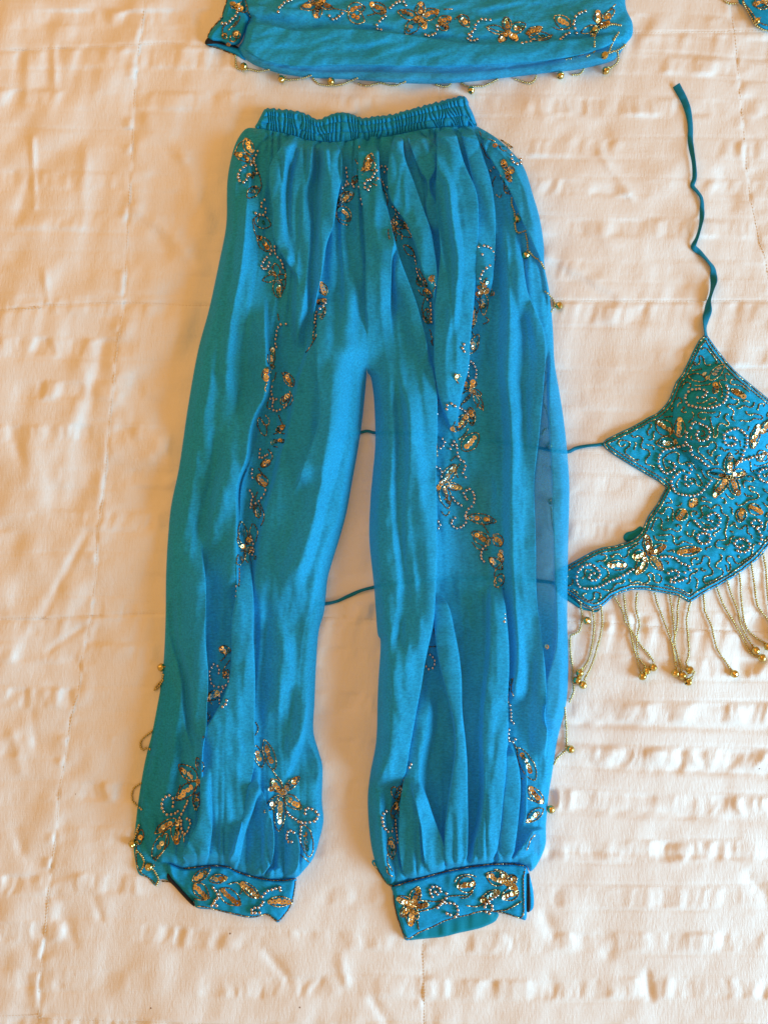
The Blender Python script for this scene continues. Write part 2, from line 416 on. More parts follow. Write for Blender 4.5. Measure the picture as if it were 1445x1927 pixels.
def build_bed():
    st = 3.4
    xs = np.concatenate([np.linspace(-900, -130, 40)[:-1], np.arange(-130, 1575, st), np.linspace(1575, 2350, 40)])
    ys = np.concatenate([np.linspace(-800, -130, 34)[:-1], np.arange(-130, 2060, st), np.linspace(2060, 2700, 34)])
    X, Y = np.meshgrid(xs, ys)
    Z = bed_mm(X.ravel(), Y.ravel()) * 0.001
    V = PT(X.ravel(), Y.ravel(), 0 * Z); V[:, 2] = Z
    V = PT(X.ravel(), Y.ravel(), Z)
    nx, ny = len(xs), len(ys)
    i = np.arange(nx * ny).reshape(ny, nx)
    F = np.stack([i[1:, :-1].ravel(), i[1:, 1:].ravel(), i[:-1, 1:].ravel(), i[:-1, :-1].ravel()], -1)
    o = mesh_np('bedspread', V, F, M_BED)
    wy = PT(0 * X.ravel() + 722, Y.ravel(), 0.0)[:, 1]
    ph = ((wy + 0.4285) / 0.0497) % 1.0
    a = o.data.attributes.new('stripe', 'FLOAT', 'POINT')
    a.data.foreach_set('value', (sstep(ph / 0.1) * sstep((0.52 - ph) / 0.08)).astype(np.float32))
    o['label'] = 'white quilted cotton bedspread with puckered woven stripes and stitched seams under the clothes'
    o['category'] = 'bedspread'
    # stitches along the seams
    VV, FF = [], []
    box = np.array([(-1,-1,0),(1,-1,0),(1,1,0),(-1,1,0),(-.8,-.7,1),(.8,-.7,1),(.8,.7,1),(-.8,.7,1)], float)
    bf = np.array([(4,5,6,7),(0,1,5,4),(1,2,6,5),(2,3,7,6),(3,0,4,7)])
    for line in SEAMS_V + SEAMS_H:
        p = catmull(line, 6.2)
        p = p[(p[:,0] > -60) & (p[:,0] < 1500) & (p[:,1] > -60) & (p[:,1] < 1990)]
        z = bed_z(p[:, 0], p[:, 1])
        W = PT(p[:, 0], p[:, 1], z + 0.0001)
        for a_, b_ in zip(W[:-1], W[1:]):
            d = b_ - a_; ln = np.linalg.norm(d); d = d / ln
            s = np.cross((0, 0, 1), d)
            c = (a_ + b_) / 2
            M = np.stack([d * ln * 0.33, s * 0.00035, np.array((0, 0, 0.0005))])
            FF.append(bf + 8 * len(VV)); VV.append(box @ M + c)
    s = mesh_np('seam_stitching', np.concatenate(VV), np.concatenate(FF), M_THREAD, o, smooth=False)
    s['kind'] = 'stuff'
build_bed()

# ---------------------------------------------------------------- draped sheets
class Sheet:
    """a piece of cloth: outline in photo pixels, height function in mm above what it lies on"""
    def __init__(s, outline, hfun, roll=20, step=3, base=2.0, open_pts=None, smooth=True, lift=0.5, dfun=None):
        s.dfun = dfun
        s.poly = catmull(outline, step, True)[:-1] if smooth else linres(list(outline) + [outline[0]], step)[:-1]
        s.h, s.roll, s.step, s.base, s.lift = hfun, roll, step, base, lift
        seg = list(zip(map(tuple, s.poly), map(tuple, np.roll(s.poly, -1, 0))))
        if open_pts is not None:      # edges sewn to a neighbour are not rolled under
            op = [list(zip(q[:-1], q[1:])) for q in open_pts]
            op = [e for q in op for e in q]
            mid = np.array([((a[0]+b[0])/2, (a[1]+b[1])/2) for a, b in seg])
            d = dist_to(mid[:, 0], mid[:, 1], op)
            seg = [e for e, k in zip(seg, d) if k > 7]
        s.seg = seg
    def z(s, x, y):
        x = np.atleast_1d(np.asarray(x, float)); y = np.atleast_1d(np.asarray(y, float))
        d = dist_to(x, y, s.seg)
        t = np.clip(d / s.roll, 0, 1)
        r = np.sqrt(np.maximum(1 - (1 - t) ** 2, 0))
        zb = bed_mm(x, y) + (s.lift(x, y) if callable(s.lift) else s.lift)
        zl = zlow(x, y) + s.base
        return (zb * (1 - sstep(t)) + zl * sstep(t) + s.h(x, y) * r) * 0.001
    def build(s, name, mat, parent, attr=None):
        p = s.poly; st = s.step
        x0, y0 = p.min(0); x1, y1 = p.max(0)
        gx, gy = np.meshgrid(np.arange(x0, x1 + st, st), np.arange(y0, y1 + st, st * 0.866))
        gx = gx + (np.arange(gx.shape[0]) % 2)[:, None] * st * 0.5
        gx = gx.ravel() + RNG.uniform(-.12, .12, gx.size) * st; gy = gy.ravel() + RNG.uniform(-.12, .12, gy.size) * st
        k = inside(gx, gy, p); gx, gy = gx[k], gy[k]
        seg = list(zip(map(tuple, p), map(tuple, np.roll(p, -1, 0))))
        k = dist_to(gx, gy, seg) > st * 0.55; gx, gy = gx[k], gy[k]
        ax = np.concatenate([p[:, 0], gx]); ay = np.concatenate([p[:, 1], gy])
        n = len(p)
        vs, _, fs, ov, _, _ = delaunay_2d_cdt([Vector((a, b)) for a, b in zip(ax.tolist(), ay.tolist())],
                                              [(i, (i + 1) % n) for i in range(n)], [], 1, 1e-4)
        vs = np.array([tuple(q) for q in vs]); F = np.array([f for f in fs if len(f) == 3])
        a, b, c = vs[F[:, 0]], vs[F[:, 1]], vs[F[:, 2]]
        cr = (b[:, 0]-a[:, 0])*(c[:, 1]-a[:, 1]) - (b[:, 1]-a[:, 1])*(c[:, 0]-a[:, 0])
        F = np.where((cr > 0)[:, None], F[:, ::-1], F)    # photo y runs down
        dx = dy = 0
        if s.dfun is not None:        # pleats fold over sideways
            k = sstep(dist_to(vs[:, 0], vs[:, 1], s.seg) / 22 - 0.15)
            dx, dy = s.dfun(vs[:, 0], vs[:, 1]); dx, dy = dx * k, dy * k
        V = PT(vs[:, 0] + dx, vs[:, 1] + dy, s.z(vs[:, 0], vs[:, 1]))
        o = mesh_np(name, V, F, mat, parent)
        if attr is not None:
            at = o.data.attributes.new('sheer', 'FLOAT', 'POINT')
            at.data.foreach_set('value', attr(vs[:, 0], vs[:, 1]).astype(np.float32))
        return o
# ---------------------------------------------------------------- trousers
def base_at(px, py): return tuple(PT(px, py, 0.0))
TROUSERS = thing('harem_trousers', 'sheer turquoise harem trousers with ruched waistband and beaded ankle cuffs, lying mid bedspread', 'trousers', base_at(690, 900))

WAIST_TOP = [(497,208),(504,204),(523,205),(540,207),(558,209),(580,216),(599,225),(616,218),(637,211),(660,214),(682,221),(706,219),(731,216),(755,211),(779,204),(815,194),(850,184),(866,181),(876,183),(882,197)]
WAIST_BOT = [(481,241),(506,245),(530,250),(558,257),(575,263),(600,266),(627,267),(660,265),(696,263),(730,257),(765,250),(800,243),(830,240),(862,238),(895,238)]
def wtop(x): return curve_of([(b, a) for a, b in WAIST_TOP], x)
def wbot(x): return curve_of([(b, a) for a, b in WAIST_BOT], x)

OUT_LL = [(481,241),(446,265),(428,344),(412,497),(373,660),(338,876),(313,1080),(308,1250),(284,1405),(263,1520),(318,1630)]
OUT_LR = [(688,240),(690,420),(690,600),(689,690),(678,818),(649,978),(616,1094),(595,1250),(590,1375),(607,1480),(602,1577),(556,1652)]
OUT_RL = [(688,240),(690,420),(690,600),(693,700),(706,833),(696,980),(704,1107),(714,1211),(708,1391),(692,1500),(700,1599),(741,1666)]
OUT_RR = [(893,238),(937,262),(989,323),(1015,410),(1030,530),(1043,681),(1068,864),(1069,1016),(1068,1254),(1043,1425),(1027,1552),(990,1640)]
# folds: strips are raised layers between two edges, ridges are single crests (all in photo pixels, mm)
def legs_dx(x, y): return legs_h(x, y, True), 0
def legs_h(x, y, want_dx=False):
    dxs = [0 * np.asarray(x, float)]
    x = np.asarray(x, float); y = np.asarray(y, float)
    yw = wbot(x)
    X = x + 3.0 * vnoise(x, y, 60, 120, 50); Y = y
    h = 8.0 + 3.5 * sstep((y - 250) / 200) + 0 * x
    # slow swells along the cloth
    h = h + 2.4 * vnoise(x + 0.05 * y, y, 70, 520, 51) + 1.0 * vnoise(x + 0.3 * y, y, 60, 120, 44)
    # long pleats that run unbroken from waistband to cuff
    cx = curve_of([(688,240),(690,420),(691,560),(691,693),(691,760),(650,1000),(640,1660)], y)
    xl = np.where(x < cx, curve_of(OUT_LL, y), curve_of(OUT_RL, y))
    xr = np.where(x < cx, curve_of(OUT_LR, y), curve_of(OUT_RR, y))
    u = np.clip((x - xl) / np.maximum(xr - xl, 30), 0, 1)
    side = np.where(x < cx, 0.0, 40.0)
    for n_, am, sd in ((9.0, 2.6, 0), (15.0, 1.0, 300)):
        q = u * n_ + 0.42 * vnoise(u * 5 + side, y, 1.0, 170, 40 + (sd > 0)) + sd
        k_ = np.floor(q); p_ = q - k_
        hsh = np.modf(np.abs(np.sin((k_ + side) * 12.9898 + sd) * 43758.5453))[0]
        pk = 0.22 + 0.58 * hsh
        f = np.where(p_ < pk, sstep(p_ / pk), sstep((1 - p_) / (1 - pk)))
        f = f ** 1.4
        live = np.clip(0.75 + 0.9 * vnoise((k_ + side) * 3.7, y, 1.0, 190, 39), 0.1, 1.5)
        h = h + am * f * live * (1.6 - 0.95 * sstep((y - 420) / 300)) * sstep(u / 0.08) * sstep((1 - u) / 0.08)
    h = h + 0.3 * vnoise(x + 4 * vnoise(x, y, 50, 160, 48), y, 8.5, 150, 47) + 0.9 * vnoise(x + 0.6 * y, y, 40, 26, 46) + 1.2 * vnoise(x - 0.25 * y, y, 17, 60, 53) + 0.5 * vnoise(x + 0.5 * y, y, 22, 40, 54) + 0.22 * vnoise(x, y, 7, 16, 55)
    K = 2.6
    K = 2.6
    def over(d, k, hh): return k * 8.0 * min(1, hh / 5.0) * np.exp(-((d - 5.0) / 6.0) ** 2)
    def R(p, wl, wr, hh, f0=60, f1=60):
        if want_dx:
            d = X - curve_of(p, Y); k = ends(p, Y, f0, f1)
            if wl <= 8: dxs[0] = dxs[0] - over(d + wl / 2, k, hh)
            if wr <= 8: dxs[0] = dxs[0] + over(wr / 2 - d, k, hh)
            return 0
        return ridge(X, Y, p, wl, wr, K * hh, f0, f1)
    def S(l, r, el, er, hh, f0=50, f1=50, c=0.25):
        if want_dx:
            k = ends(l + r, Y, f0, f1); xl, xr = curve_of(l, Y), curve_of(r, Y)
            k = k * sstep((xr - xl) / 14)
            if el <= 8 and hh > 0: dxs[0] = dxs[0] - over(X - xl, k, hh)
            if er <= 8 and hh > 0: dxs[0] = dxs[0] + over(xr - X, k, hh)
            return 0
        return strip(X, Y, l, r, el, er, K * hh, f0, f1, c)
    # gathers below the waistband
    gp = x / 21.0 + 1.1 * vnoise(x, y * 0 + 3, 24, 1, 56) + 0.35 * vnoise(x, y, 30, 60, 57)
    g = np.abs(np.sin(math.pi * gp)) ** 0.7 * 2 - 1.2 + 0.8 * vnoise(x, 0 * y + 8, 21, 1, 59)
    h = h + 2.9 * g * np.exp(-(np.maximum(y - yw, 0) / (62.0 + 34 * vnoise(x, 0 * y, 16, 1, 49))) ** 1.3)
    h = h - 1.2 * np.exp(-np.maximum(y - yw, 0) / 7.0)
    # gathers above the cuffs
    g2 = np.abs(np.sin(math.pi * (x / 24.0 + 1.0 * vnoise(x, y * 0 + 5, 26, 1, 58)))) ** 0.7 * 2 - 1.2
    cl = np.where(x < 640, 1640, 1668 - (x - 741) * 0.17)
    h = h + 3.2 * g2 * np.exp(-np.maximum(cl - y, 0) / 85.0) - 3.0 * np.exp(-np.maximum(cl - y, 0) / 8.0)
    # ----- wearer's right leg (left in the picture)
    h = h + R([(455,250),(452,320),(444,420),(425,540),(402,700),(382,850),(352,1000),(350,1150),(345,1300),(330,1420),(300,1560)], 34, 42, 4.5, 40, 80)
    h = h + R([(478,330),(473,400),(462,470),(452,560),(436,650),(428,760),(420,880),(402,1000),(398,1060)], 26, 34, 5.0)
    h = h + R([(495,540),(503,673),(500,740),(474,790),(461,862),(445,910),(443,978),(444,1060),(442,1130)], 50, 9, 8.5, 90, 50)
    h = h + R([(377,1000),(379,1108),(379,1208),(385,1279),(385,1364),(382,1440),(379,1530)], 42, 6, 7.5, 110, 60)
    h = h - R([(320,1108),(324,1193),(347,1279),(360,1364),(376,1435)], 10, 12, 3.0)
    h = h + S([(552,255),(528,285),(515,307),(512,344),(518,397),(520,449),(544,497),(556,520)], [(566,255),(556,290),(545,320),(540,350),(542,400),(546,450),(560,500),(566,540)], 5, 22, 7.5, 20, 60)
    h = h + S([(570,262),(556,300),(548,330),(545,380),(548,440),(556,500),(552,560),(556,640)], [(594,258),(597,290),(594,320),(585,350),(590,420),(588,480),(580,560),(560,680)], 14, 16, 5.0, 20, 80)
    h = h + S([(600,268),(605,300),(600,380),(596,450),(590,520),(592,600),(590,690)], [(630,264),(637,290),(639,330),(631,382),(624,425),(612,460),(605,500),(600,528),(592,590),(586,660)], 16, 5, 7.5, 20, 80)
    h = h + S([(586,590),(579,652),(559,716),(547,763),(541,803),(530,847),(515,905),(498,949),(486,990),(480,1036),(473,1100),(474,1180)], [(700,590),(690,693),(678,818),(663,905),(649,978),(623,1065),(617,1117),(606,1180)], 9, 60, 6.0, 80, 90, 0.5)
    h = h + R([(604,560),(605,600),(604,687),(607,798),(590,850),(573,890),(553,930)], 8, 62, 6.5)
    h = h + R([(640,640),(640,720),(630,810),(610,890),(592,960),(570,1040),(545,1120)], 36, 26, 4.5)
    h = h + R([(668,500),(662,560),(655,640),(662,700)], 26, 22, 3.5)
    h = h + S([(505,700),(504,740),(488,800),(472,860),(455,905),(449,978),(449,1050)], [(511,690),(503,740),(490,790),(477,840),(467,880),(459,930),(456,990),(458,1040)], 5, 9, 3.5, 40, 40)
    h = h + S([(448,1000),(446,1060),(446,1123),(440,1160),(440,1220),(436,1279),(428,1310),(408,1350),(388,1385),(381,1440),(386,1492),(380,1549),(358,1594),(344,1626)],
              [(464,1000),(468,1060),(472,1140),(473,1193),(477,1279),(477,1364),(474,1435),(466,1480),(456,1530),(444,1590),(436,1625)], 6, 7, 7.0, 130, 20, 0.2)
    h = h + S([(383,1435),(386,1492),(380,1549),(357,1594),(343,1628)], [(398,1435),(396,1549),(388,1605),(386,1625)], 6, 7, 4.5, 60, 10)
    h = h + S([(472,1440),(457,1532),(436,1591),(430,1620),(436,1640)], [(486,1460),(474,1520),(457,1570),(449,1605),(442,1640)], 6, 6, 6.5, 50, 6)
    h = h + R([(478,1468),(497,1520),(507,1591),(502,1622),(490,1650)], 26, 6, 5.5, 30, 6)
    h = h + R([(556,1560),(556,1610),(553,1650)], 22, 6, 4.5, 40, 6)
    h = h + R([(520,1630),(512,1640),(508,1656)], 16, 18, 4, 8, 4)
    h = h + R([(575,1280),(572,1350),(560,1400),(548,1450)], 30, 12, 4.0)
    h = h + R([(520,1160),(530,1240),(520,1320),(512,1380)], 26, 34, 3.5)
    h = h - S([(560,1395),(548,1450),(530,1480)], [(580,1395),(600,1440),(600,1480)], 14, 14, 2.5, 20, 30)
    # ----- seat and the other leg (right in the picture)
    h = h + S([(676,272),(679,344),(689,397),(691,449),(691,528),(690,607),(690,660)], [(706,272),(712,340),(724,383),(733,423),(731,502),(730,554),(740,640)], 7, 7, 6.0, 15, 120)
    h = h + S([(712,640),(706,757),(706,833),(700,940),(697,1016),(704,1107),(710,1189),(716,1211),(712,1298),(708,1391),(697,1454)],
              [(806,640),(815,720),(818,800),(817,900),(816,1000),(815,1107),(811,1180),(797,1250),(790,1290),(780,1345),(770,1400),(758,1463),(748,1490)], 60, 5, 8.0, 110, 40, 0.3)
    h = h + R([(733,423),(742,480),(760,530),(780,580),(796,640),(806,700)], 40, 6, 6.0, 50, 60)
    h = h + R([(770,720),(776,820),(792,930),(808,1030),(806,1130),(785,1250)], 30, 24, 3.0)
    h = h - R([(740,700),(752,800),(748,900),(752,1000),(760,1100),(745,1250)], 16, 22, 2.5)
    h = h + S([(745,255),(736,300),(734,340),(742,378),(770,420),(783,455),(797,500),(812,545),(818,620)], [(757,255),(757,290),(775,340),(795,397),(808,436),(816,476),(822,528),(824,620)], 6, 6, 7.5, 12, 70)
    h = h + S([(768,250),(785,300),(800,340),(806,400),(818,450)], [(786,250),(812,270),(817,300),(810,340),(824,400),(828,460)], 6, 6, 4.5, 12, 40)
    h = h + S([(824,250),(824,291),(826,397),(834,476),(826,554),(822,640),(822,700),(830,760),(848,810),(862,850)],
              [(852,245),(872,310),(891,360),(895,430),(892,476),(887,581),(881,646),(878,690),(866,735),(860,780),(864,852)], 7, 6, 8.0, 12, 150, 0.3)
    h = h + R([(846,320),(850,400),(862,480),(858,560),(852,640)], 16, 12, 3.0)
    h = h + S([(872,245),(884,290),(893,340),(898,440),(897,500),(893,560)], [(892,243),(905,291),(923,357),(929,397),(929,449),(924,515),(918,580)], 6, 6, 6.0, 12, 60)
    h = h + S([(905,250),(920,290),(937,318),(963,357),(987,415),(1010,470),(1022,510),(1030,560)], [(930,250),(960,270),(1000,320),(1030,400),(1040,470),(1050,540),(1060,600)], 6, 30, 6.5, 10, 60)
    h = h + R([(945,400),(955,480),(960,560),(958,640),(955,711),(962,780),(964,925),(967,1046),(972,1140),(972,1250),(970,1350)], 22, 34, 7.5, 80, 70)
    h = h + R([(976,450),(990,560),(1014,620),(1018,711),(1011,803),(998,925),(1000,1046),(1004,1138),(1010,1200),(1018,1267),(1022,1360),(1022,1440)], 30, 6, 6.0, 80, 60)
    h = h + S([(1030,640),(1036,760),(1040,860),(1044,950),(1047,1050),(1050,1150),(1046,1230),(1030,1290),(1022,1340)], [(1055,640),(1080,760),(1085,860),(1090,950),(1088,1050),(1085,1150),(1085,1230),(1080,1300),(1060,1380)], 6, 20, 5.0, 60, 30)
    h = h - 2.5 * S([(846,900),(846,1000),(850,1120)], [(930,860),(930,1000),(930,1120)], 26, 22, 1.0, 80, 60, 0)
    h = h + S([(816,1120),(828,1220),(846,1313),(855,1360),(859,1397),(850,1490),(840,1568),(838,1632)], [(822,1110),(840,1142),(852,1189),(863,1267),(866,1330),(873,1391),(876,1506),(878,1568),(876,1630)], 8, 5, 7.0, 30, 8)
    h = h + S([(922,1100),(914,1236),(908,1329),(905,1410),(906,1480),(899,1550),(889,1600),(887,1626)], [(947,1090),(950,1173),(952,1298),(954,1376),(949,1430),(941,1500),(937,1545),(931,1593),(923,1628)], 11, 5, 7.5, 60, 8)
    h = h + S([(950,1410),(948,1500),(941,1580),(932,1626)], [(962,1400),(972,1450),(971,1537),(963,1599),(959,1624)], 6, 5, 6.0, 25, 8)
    h = h + S([(777,1475),(794,1552),(798,1599),(806,1646)], [(790,1460),(813,1543),(831,1599),(834,1638)], 7, 5, 6.0, 50, 8)
    h = h + S([(789,1290),(780,1370),(768,1450),(755,1530),(753,1600),(764,1655)], [(815,1290),(812,1370),(800,1440),(800,1540),(806,1600),(806,1645)], 6, 20, 5.0, 60, 10)
    h = h + R([(1016,1555),(987,1599),(962,1620)], 8, 22, 5.5, 10, 8)
    h = h + R([(985,1420),(984,1500),(985,1560)], 14, 7, 4.0, 40, 30)
    h = h + R([(716,1480),(718,1550),(724,1610),(734,1655)], 18, 12, 4.0, 40, 8)
    h = h - S([(748,1475),(740,1530),(744,1590),(752,1640)], [(764,1475),(752,1530),(752,1590),(758,1640)], 7, 7, 3.0, 30, 20)
    # the embroidered under-panel lies deep between the pleats
    h = h - 5.0 * np.exp(-((X - curve_of([(528,640),(528,740),(515,810),(497,870),(482,930),(468,1000),(462,1060)], Y)) / 13.0) ** 2) * ends([(0,600),(0,1080)], Y, 60, 40)
    if want_dx: return dxs[0]
    return np.maximum(h, 1.0)

SEAM_MID = [(688,264),(690,330),(690,420),(691,520),(690,610),(690,693)]
LEG_L = ([(481,241),(462,243),(446,265),(436,295),(428,344),(426,423),(412,497),(394,581),(373,660),(355,760),(338,876),(323,949),(317,1007),(313,1080),(312,1165),(308,1250),(299,1330),(284,1405),(272,1455),(263,1520),(266,1563),(279,1600),(299,1624),(318,1624)]
         + [(346,1634),(386,1629),(426,1630),(448,1640),(485,1651),(525,1656),(556,1652)]
         + [(571,1639),(590,1614),(602,1577),(609,1543),(606,1506),(607,1444),(600,1415),(590,1375),(592,1321),(595,1250),(600,1188),(610,1151),(616,1094),(623,1065),(649,978),(663,905),(678,818),(687,740)]
         + SEAM_MID[::-1] + [(660,265),(627,267),(600,266),(575,263),(558,257),(530,250),(506,245)])
LEG_R = (SEAM_MID + [(698,711),(704,757),(706,833),(701,894),(697,940),(695,1016),(704,1107),(710,1189),(716,1211),(711,1298),(708,1391),(697,1454),(692,1500),(694,1552),(700,1599),(711,1635),(728,1660),(741,1666)]
         + [(797,1650),(847,1637),(909,1627),(959,1624),(990,1630)]
         + [(998,1640),(1012,1624),(1026,1590),(1027,1552),(1032,1496),(1038,1459),(1043,1425),(1050,1385),(1065,1323),(1069,1254),(1067,1159),(1069,1016),(1071,924),(1068,864),(1062,803),(1053,742),(1043,681),(1040,620),(1034,554),(1024,500),(1023,462),(1015,410),(1002,365),(989,323),(973,297),(937,262),(902,240),(893,238)]
         + [(862,238),(830,240),(800,243),(765,250),(730,257)])
CUFF_TOP_L = [(318,1624),(346,1634),(386,1629),(426,1630),(448,1640),(485,1651),(525,1656),(556,1652)]
CUFF_TOP_R = [(741,1666),(797,1650),(847,1637),(909,1627),(959,1624),(990,1630)]

def sheer_of(x, y):
    a = sstep((x - curve_of([(1014,600),(1019,711),(1014,803),(1002,925),(1003,1046),(1007,1140),(1014,1220)], y)) / 8) * \
        sstep((curve_of([(1028,600),(1034,760),(1040,860),(1044,950),(1046,1050),(1046,1150),(1030,1220)], y) - x) / 8) * sstep((y - 600) / 70) * sstep((1180 - y) / 120)
    b = 0.22 * sstep((x - 1034) / 10) * sstep((y - 500) / 100) * sstep((1500 - y) / 100)
    c = 0.16 * sstep((x - 838) / 14) * sstep((932 - x) / 14) * sstep((y - 860) / 60) * sstep((1120 - y) / 80)
    d = 0.75 * sstep((x - 1002) / 5) * sstep((1018 - x) / 4) * sstep((y - 1560) / 20) * sstep((1612 - y) / 12)
    e = 0
    for sh in SHEER_EDGES: e = np.maximum(e, 0.14 * (1 - sstep(dist_to(x, y, sh) / 16)))
    return np.clip(a + b + c + d + e + 0.10 * sstep((x - 975) / 10) * (y < 560) * (y > 275), 0, 1)

WB = [q for q in WAIST_BOT]
def leg_lift(x, y):   # the hems lie over the halter top and its cords
    g = lambda cx, cy, s, t: np.exp(-((x - cx) / s) ** 2 - ((y - cy) / t) ** 2)
    return 0.5 + 6.5 * g(1066, 1085, 40, 48) + 4 * g(1066, 852, 20, 14) + 4 * g(704, 816, 20, 14) + 4 * g(678, 815, 20, 14) + 4 * g(704, 1105, 20, 14) + 4 * g(612, 1136, 20, 14)
S_LEG_L = Sheet(LEG_L, legs_h, dfun=legs_dx, roll=17, step=2.2, base=3.0, lift=leg_lift, open_pts=[SEAM_MID, WB])
S_LEG_R = Sheet(LEG_R, legs_h, dfun=legs_dx, roll=17, step=2.2, base=3.0, lift=leg_lift, open_pts=[SEAM_MID, WB])
SHEER_EDGES = [S_LEG_L.seg, S_LEG_R.seg]
S_LEG_L.build('trouser_leg', M_CHIFFON, TROUSERS, sheer_of)
S_LEG_R.build('trouser_leg', M_CHIFFON, TROUSERS, sheer_of)

def waist_h(x, y):
    t, b = wtop(x), wbot(x)
    v = np.clip((y - t) / (b - t), 0, 1)
    row = np.clip(np.floor(v * 3), 0, 2)
    fr = v * 3 - row
    xs = x + (0.5 - v) * 4 + 1.5 * vnoise(x, y, 30, 16, 60) - v * 8 * sstep((x - 700) / 120)
    ph = xs / 7.0 + 1.3 * vnoise(xs, v * 1.2, 17, 1, 61) + 0.28 * vnoise(x, row * 5, 12, 1, 64)
    w = np.abs(np.sin(math.pi * ph)) ** 0.6 * 2 - 1.3 + 0.5 * vnoise(xs, v * 2, 13, 1, 62)
    tun = np.sqrt(np.clip(4 * fr * (1 - fr), 0, 1))
    h = 11 - 3.5 * sstep((v - 0.55) / 0.45) + 2.4 * w * (0.45 + 0.55 * tun) + 1.8 * tun + 1.8 * vnoise(x, y, 70, 60, 63)
    return h
WAISTPOLY = [(a + random.uniform(-1, 1), c + 1.1 * math.sin(k * 2.4) + random.uniform(-1.0, 1.0)) for k, (a, c) in enumerate(catmull(WAIST_TOP, 4.3).tolist())] + [(889,212),(894,226)] + WAIST_BOT[::-1] + [(486,228)]
S_WAIST = Sheet(WAISTPOLY, waist_h, roll=6, step=1.3, base=3.0, open_pts=[WAIST_BOT], smooth=True)
S_WAIST.build('ruched_waistband', M_BAND, TROUSERS)

# back layer of the open side slit showing at the lower left
FLAP = [(311,1262),(300,1310),(287,1378),(273,1435),(262,1500),(256,1550),(252,1590),(256,1625),(262,1645),(278,1652),(294,1668),(303,1655),(322,1660),(345,1680),(360,1697),(366,1690),(352,1660),(330,1630),(320,1610),(330,1500),(340,1350)]
S_FLAP = Sheet(FLAP, lambda x, y: 2.0 + 2.2 * vnoise(x, y, 14, 22, 70), roll=7, step=2.6, base=1.5)
S_FLAP.build('slit_back_panel', M_CHIFFON, TROUSERS)
# small gathered tail at the inner edge of the other cuff
TAIL = [(704,1618),(700,1625),(712,1640),(726,1662),(742,1670),(746,1655),(735,1640),(722,1630)]
S_TAIL = Sheet(TAIL, lambda x, y: 3.0 + 1.0 * vnoise(x, y, 9, 12, 71), roll=5, step=2.4, base=1.5)
S_TAIL.build('hem_tail', M_CHIFFON, TROUSERS)

def cuff_h(seed, wave=0.9):
    return lambda x, y: 6.0 + wave * 1.6 * vnoise(x, y, 32, 30, seed) + 0.8 * vnoise(x, y, 12, 14, seed + 1)
CUFF_L = CUFF_TOP_L + [(557,1661),(553,1680),(551,1697),(545,1708),(539,1717),(530,1730),(522,1736),(513,1728),(502,1722),(494,1723),(485,1726),(465,1727),(429,1719),(400,1712),(372,1709),(366,1700),(363,1690),(340,1672),(324,1655),(316,1637)]
CUFF_R = CUFF_TOP_R + [(991,1648),(991,1690),(990,1728),(981,1730),(956,1722),(934,1717),(906,1717),(878,1724),(847,1731),(815,1745),(785,1758),(766,1770),(757,1757),(748,1725),(743,1705),(739,1680)]
S_CUFF_L = Sheet(CUFF_L, cuff_h(72), roll=6, step=2.4, base=3.0)
S_CUFF_R = Sheet(CUFF_R, cuff_h(75, 0.7), roll=6, step=2.4, base=4.0)
CUFFO_L = S_CUFF_L.build('ankle_cuff', M_BAND, TROUSERS)
CUFFO_R = S_CUFF_R.build('ankle_cuff', M_BAND, TROUSERS)
LIN = [(768,1768),(785,1750),(847,1724),(906,1712),(936,1718),(935,1729),(928,1736),(908,1745),(890,1750),(862,1756),(834,1763),(805,1766),(785,1768)]
S_LIN = Sheet(LIN, lambda x, y: 1.6 + 1.0 * vnoise(x, y, 14, 30, 78), roll=4, step=2.4, base=1.5)
S_LIN.build('cuff_lining', M_LINING, TROUSERS)
BK = [(985,1632),(994,1640),(999,1658),(1003,1678),(1004,1702),(1000,1713),(990,1716),(984,1700)]
S_BK = Sheet(BK, lambda x, y: 1.5 + 0 * x, roll=4, step=2.4, base=1.5)
S_BK.build('cuff_underlap', M_BAND, TROUSERS)
VEL = [(992,1645),(996,1646),(998,1670),(999,1700),(997,1714),(991,1714),(991,1680)]
S_VEL = Sheet(VEL, lambda x, y: 3.4 + 0 * x, roll=2.5, step=1.8, base=1.6)
S_VEL.build('fastening_strip', M_BLACK, TROUSERS)
VEL2 = [(316,1634),(324,1652),(340,1670),(362,1694),(366,1706),(352,1694),(330,1670),(314,1652)]
S_VEL2 = Sheet(VEL2, lambda x, y: 2.8 + 0 * x, roll=2.5, step=1.8, base=1.6)
S_VEL2.build('fastening_strip', M_BLACK, TROUSERS)

